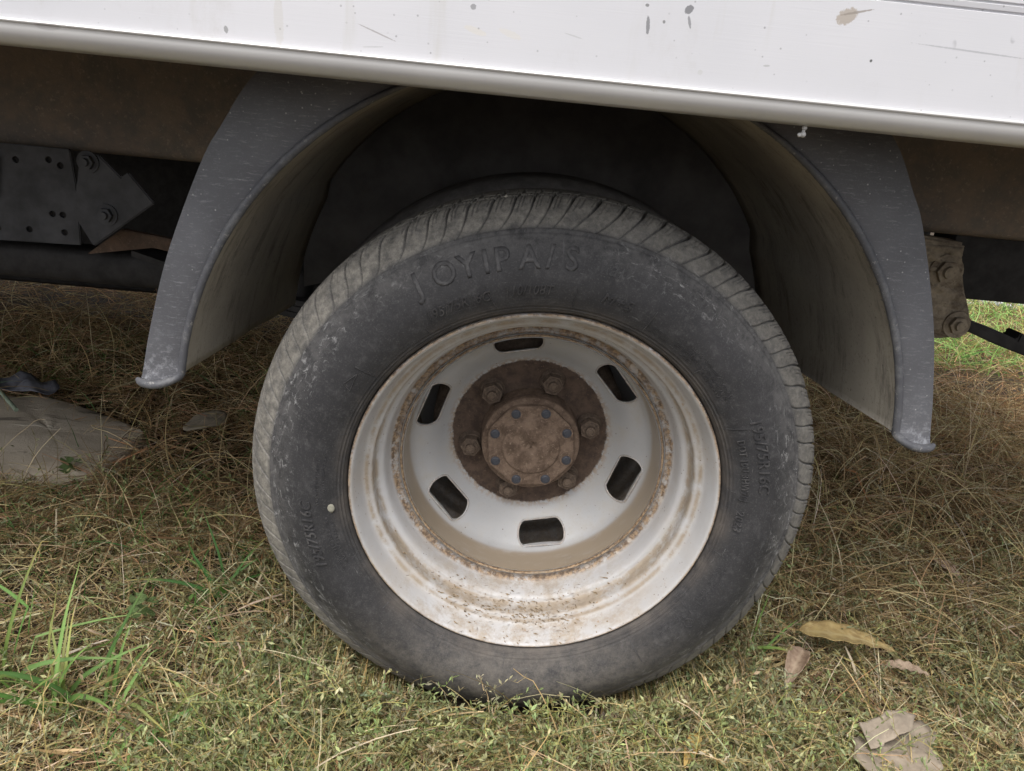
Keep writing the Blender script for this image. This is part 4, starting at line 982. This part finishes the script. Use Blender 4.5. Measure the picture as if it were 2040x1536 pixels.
bm = bmesh.new(); a0, a1 = Vector((-1.19, .858, .058)), Vector((-1.075, .747, .046)); cyl_y(bm, 0, 0, .0045, 0, (a1-a0).length, 12)
o = bm_obj('plant_stalk', bm, m_plain('pale green stalk', (.24, .29, .21), .5, .4, 40, .2), None, True, tuple(a0), angle=50); o.rotation_euler = (a1-a0).to_track_quat('Y', 'Z').to_euler(); tag(o, 'thick pale green cut stalk lying across the grey slab', 'stalk')
# gravel strip beyond the truck
def gravel():
    n = 2600; x = rng.uniform(2.2, 4.6, n); y = rng.uniform(3.05, 4.3, n); s_ = rng.uniform(.010, .024, n)
    ico = bmesh.new(); bmesh.ops.create_icosphere(ico, subdivisions=1, radius=1); bv = np.array([v.co[:] for v in ico.verts]); bf = np.array([[v.index for v in f.verts] for f in ico.faces]); ico.free()
    V = bv[None]*s_[:, None, None]*(1+.22*rng.standard_normal((n, len(bv), 1)))*rng.uniform(.6, 1.2, (n, 1, 3)); V += np.stack([x, y, gz(x, y)+.012+.02*rng.random(n)], 1)[:, None]
    F = (bf[None]+(np.arange(n)*len(bv))[:, None, None]).reshape(-1, 3)
    tag(link('gravel', np_mesh('gravel', V.reshape(-1, 3), F, GRAVEL, False)), 'pale grey gravel beyond the truck at the far right', 'gravel', kind='stuff')
gravel()
def crumbs():
    n = 5000; p = scatter(n, -1.0, 1.2, -.4, 1.0); n = len(p); sz = rng.uniform(.0012, .0042, n)*(1+2*(rng.random(n) < .04))
    bv = np.array([(1, 0, 0), (-1, 0, 0), (0, 1, 0), (0, -1, 0), (0, 0, 1), (0, 0, -1)], float); bf = np.array([(0, 2, 4), (2, 1, 4), (1, 3, 4), (3, 0, 4), (2, 0, 5), (1, 2, 5), (3, 1, 5), (0, 3, 5)])
    V = bv[None]*sz[:, None, None]*rng.uniform(.5, 1.4, (n, 6, 1)); p[:, 2] += .004+.018*rng.random(n); V += p[:, None]
    F = (bf[None]+(np.arange(n)*6)[:, None, None]).reshape(-1, 3)
    tag(link('soil_crumbs', np_mesh('soil_crumbs', V.reshape(-1, 3), F, m_plain('crumbs of dry soil', (.20, .165, .125), .95, .15, 200, .5), False)), 'small clods of dry soil lying between the grass stems', 'soil', kind='stuff')
crumbs()
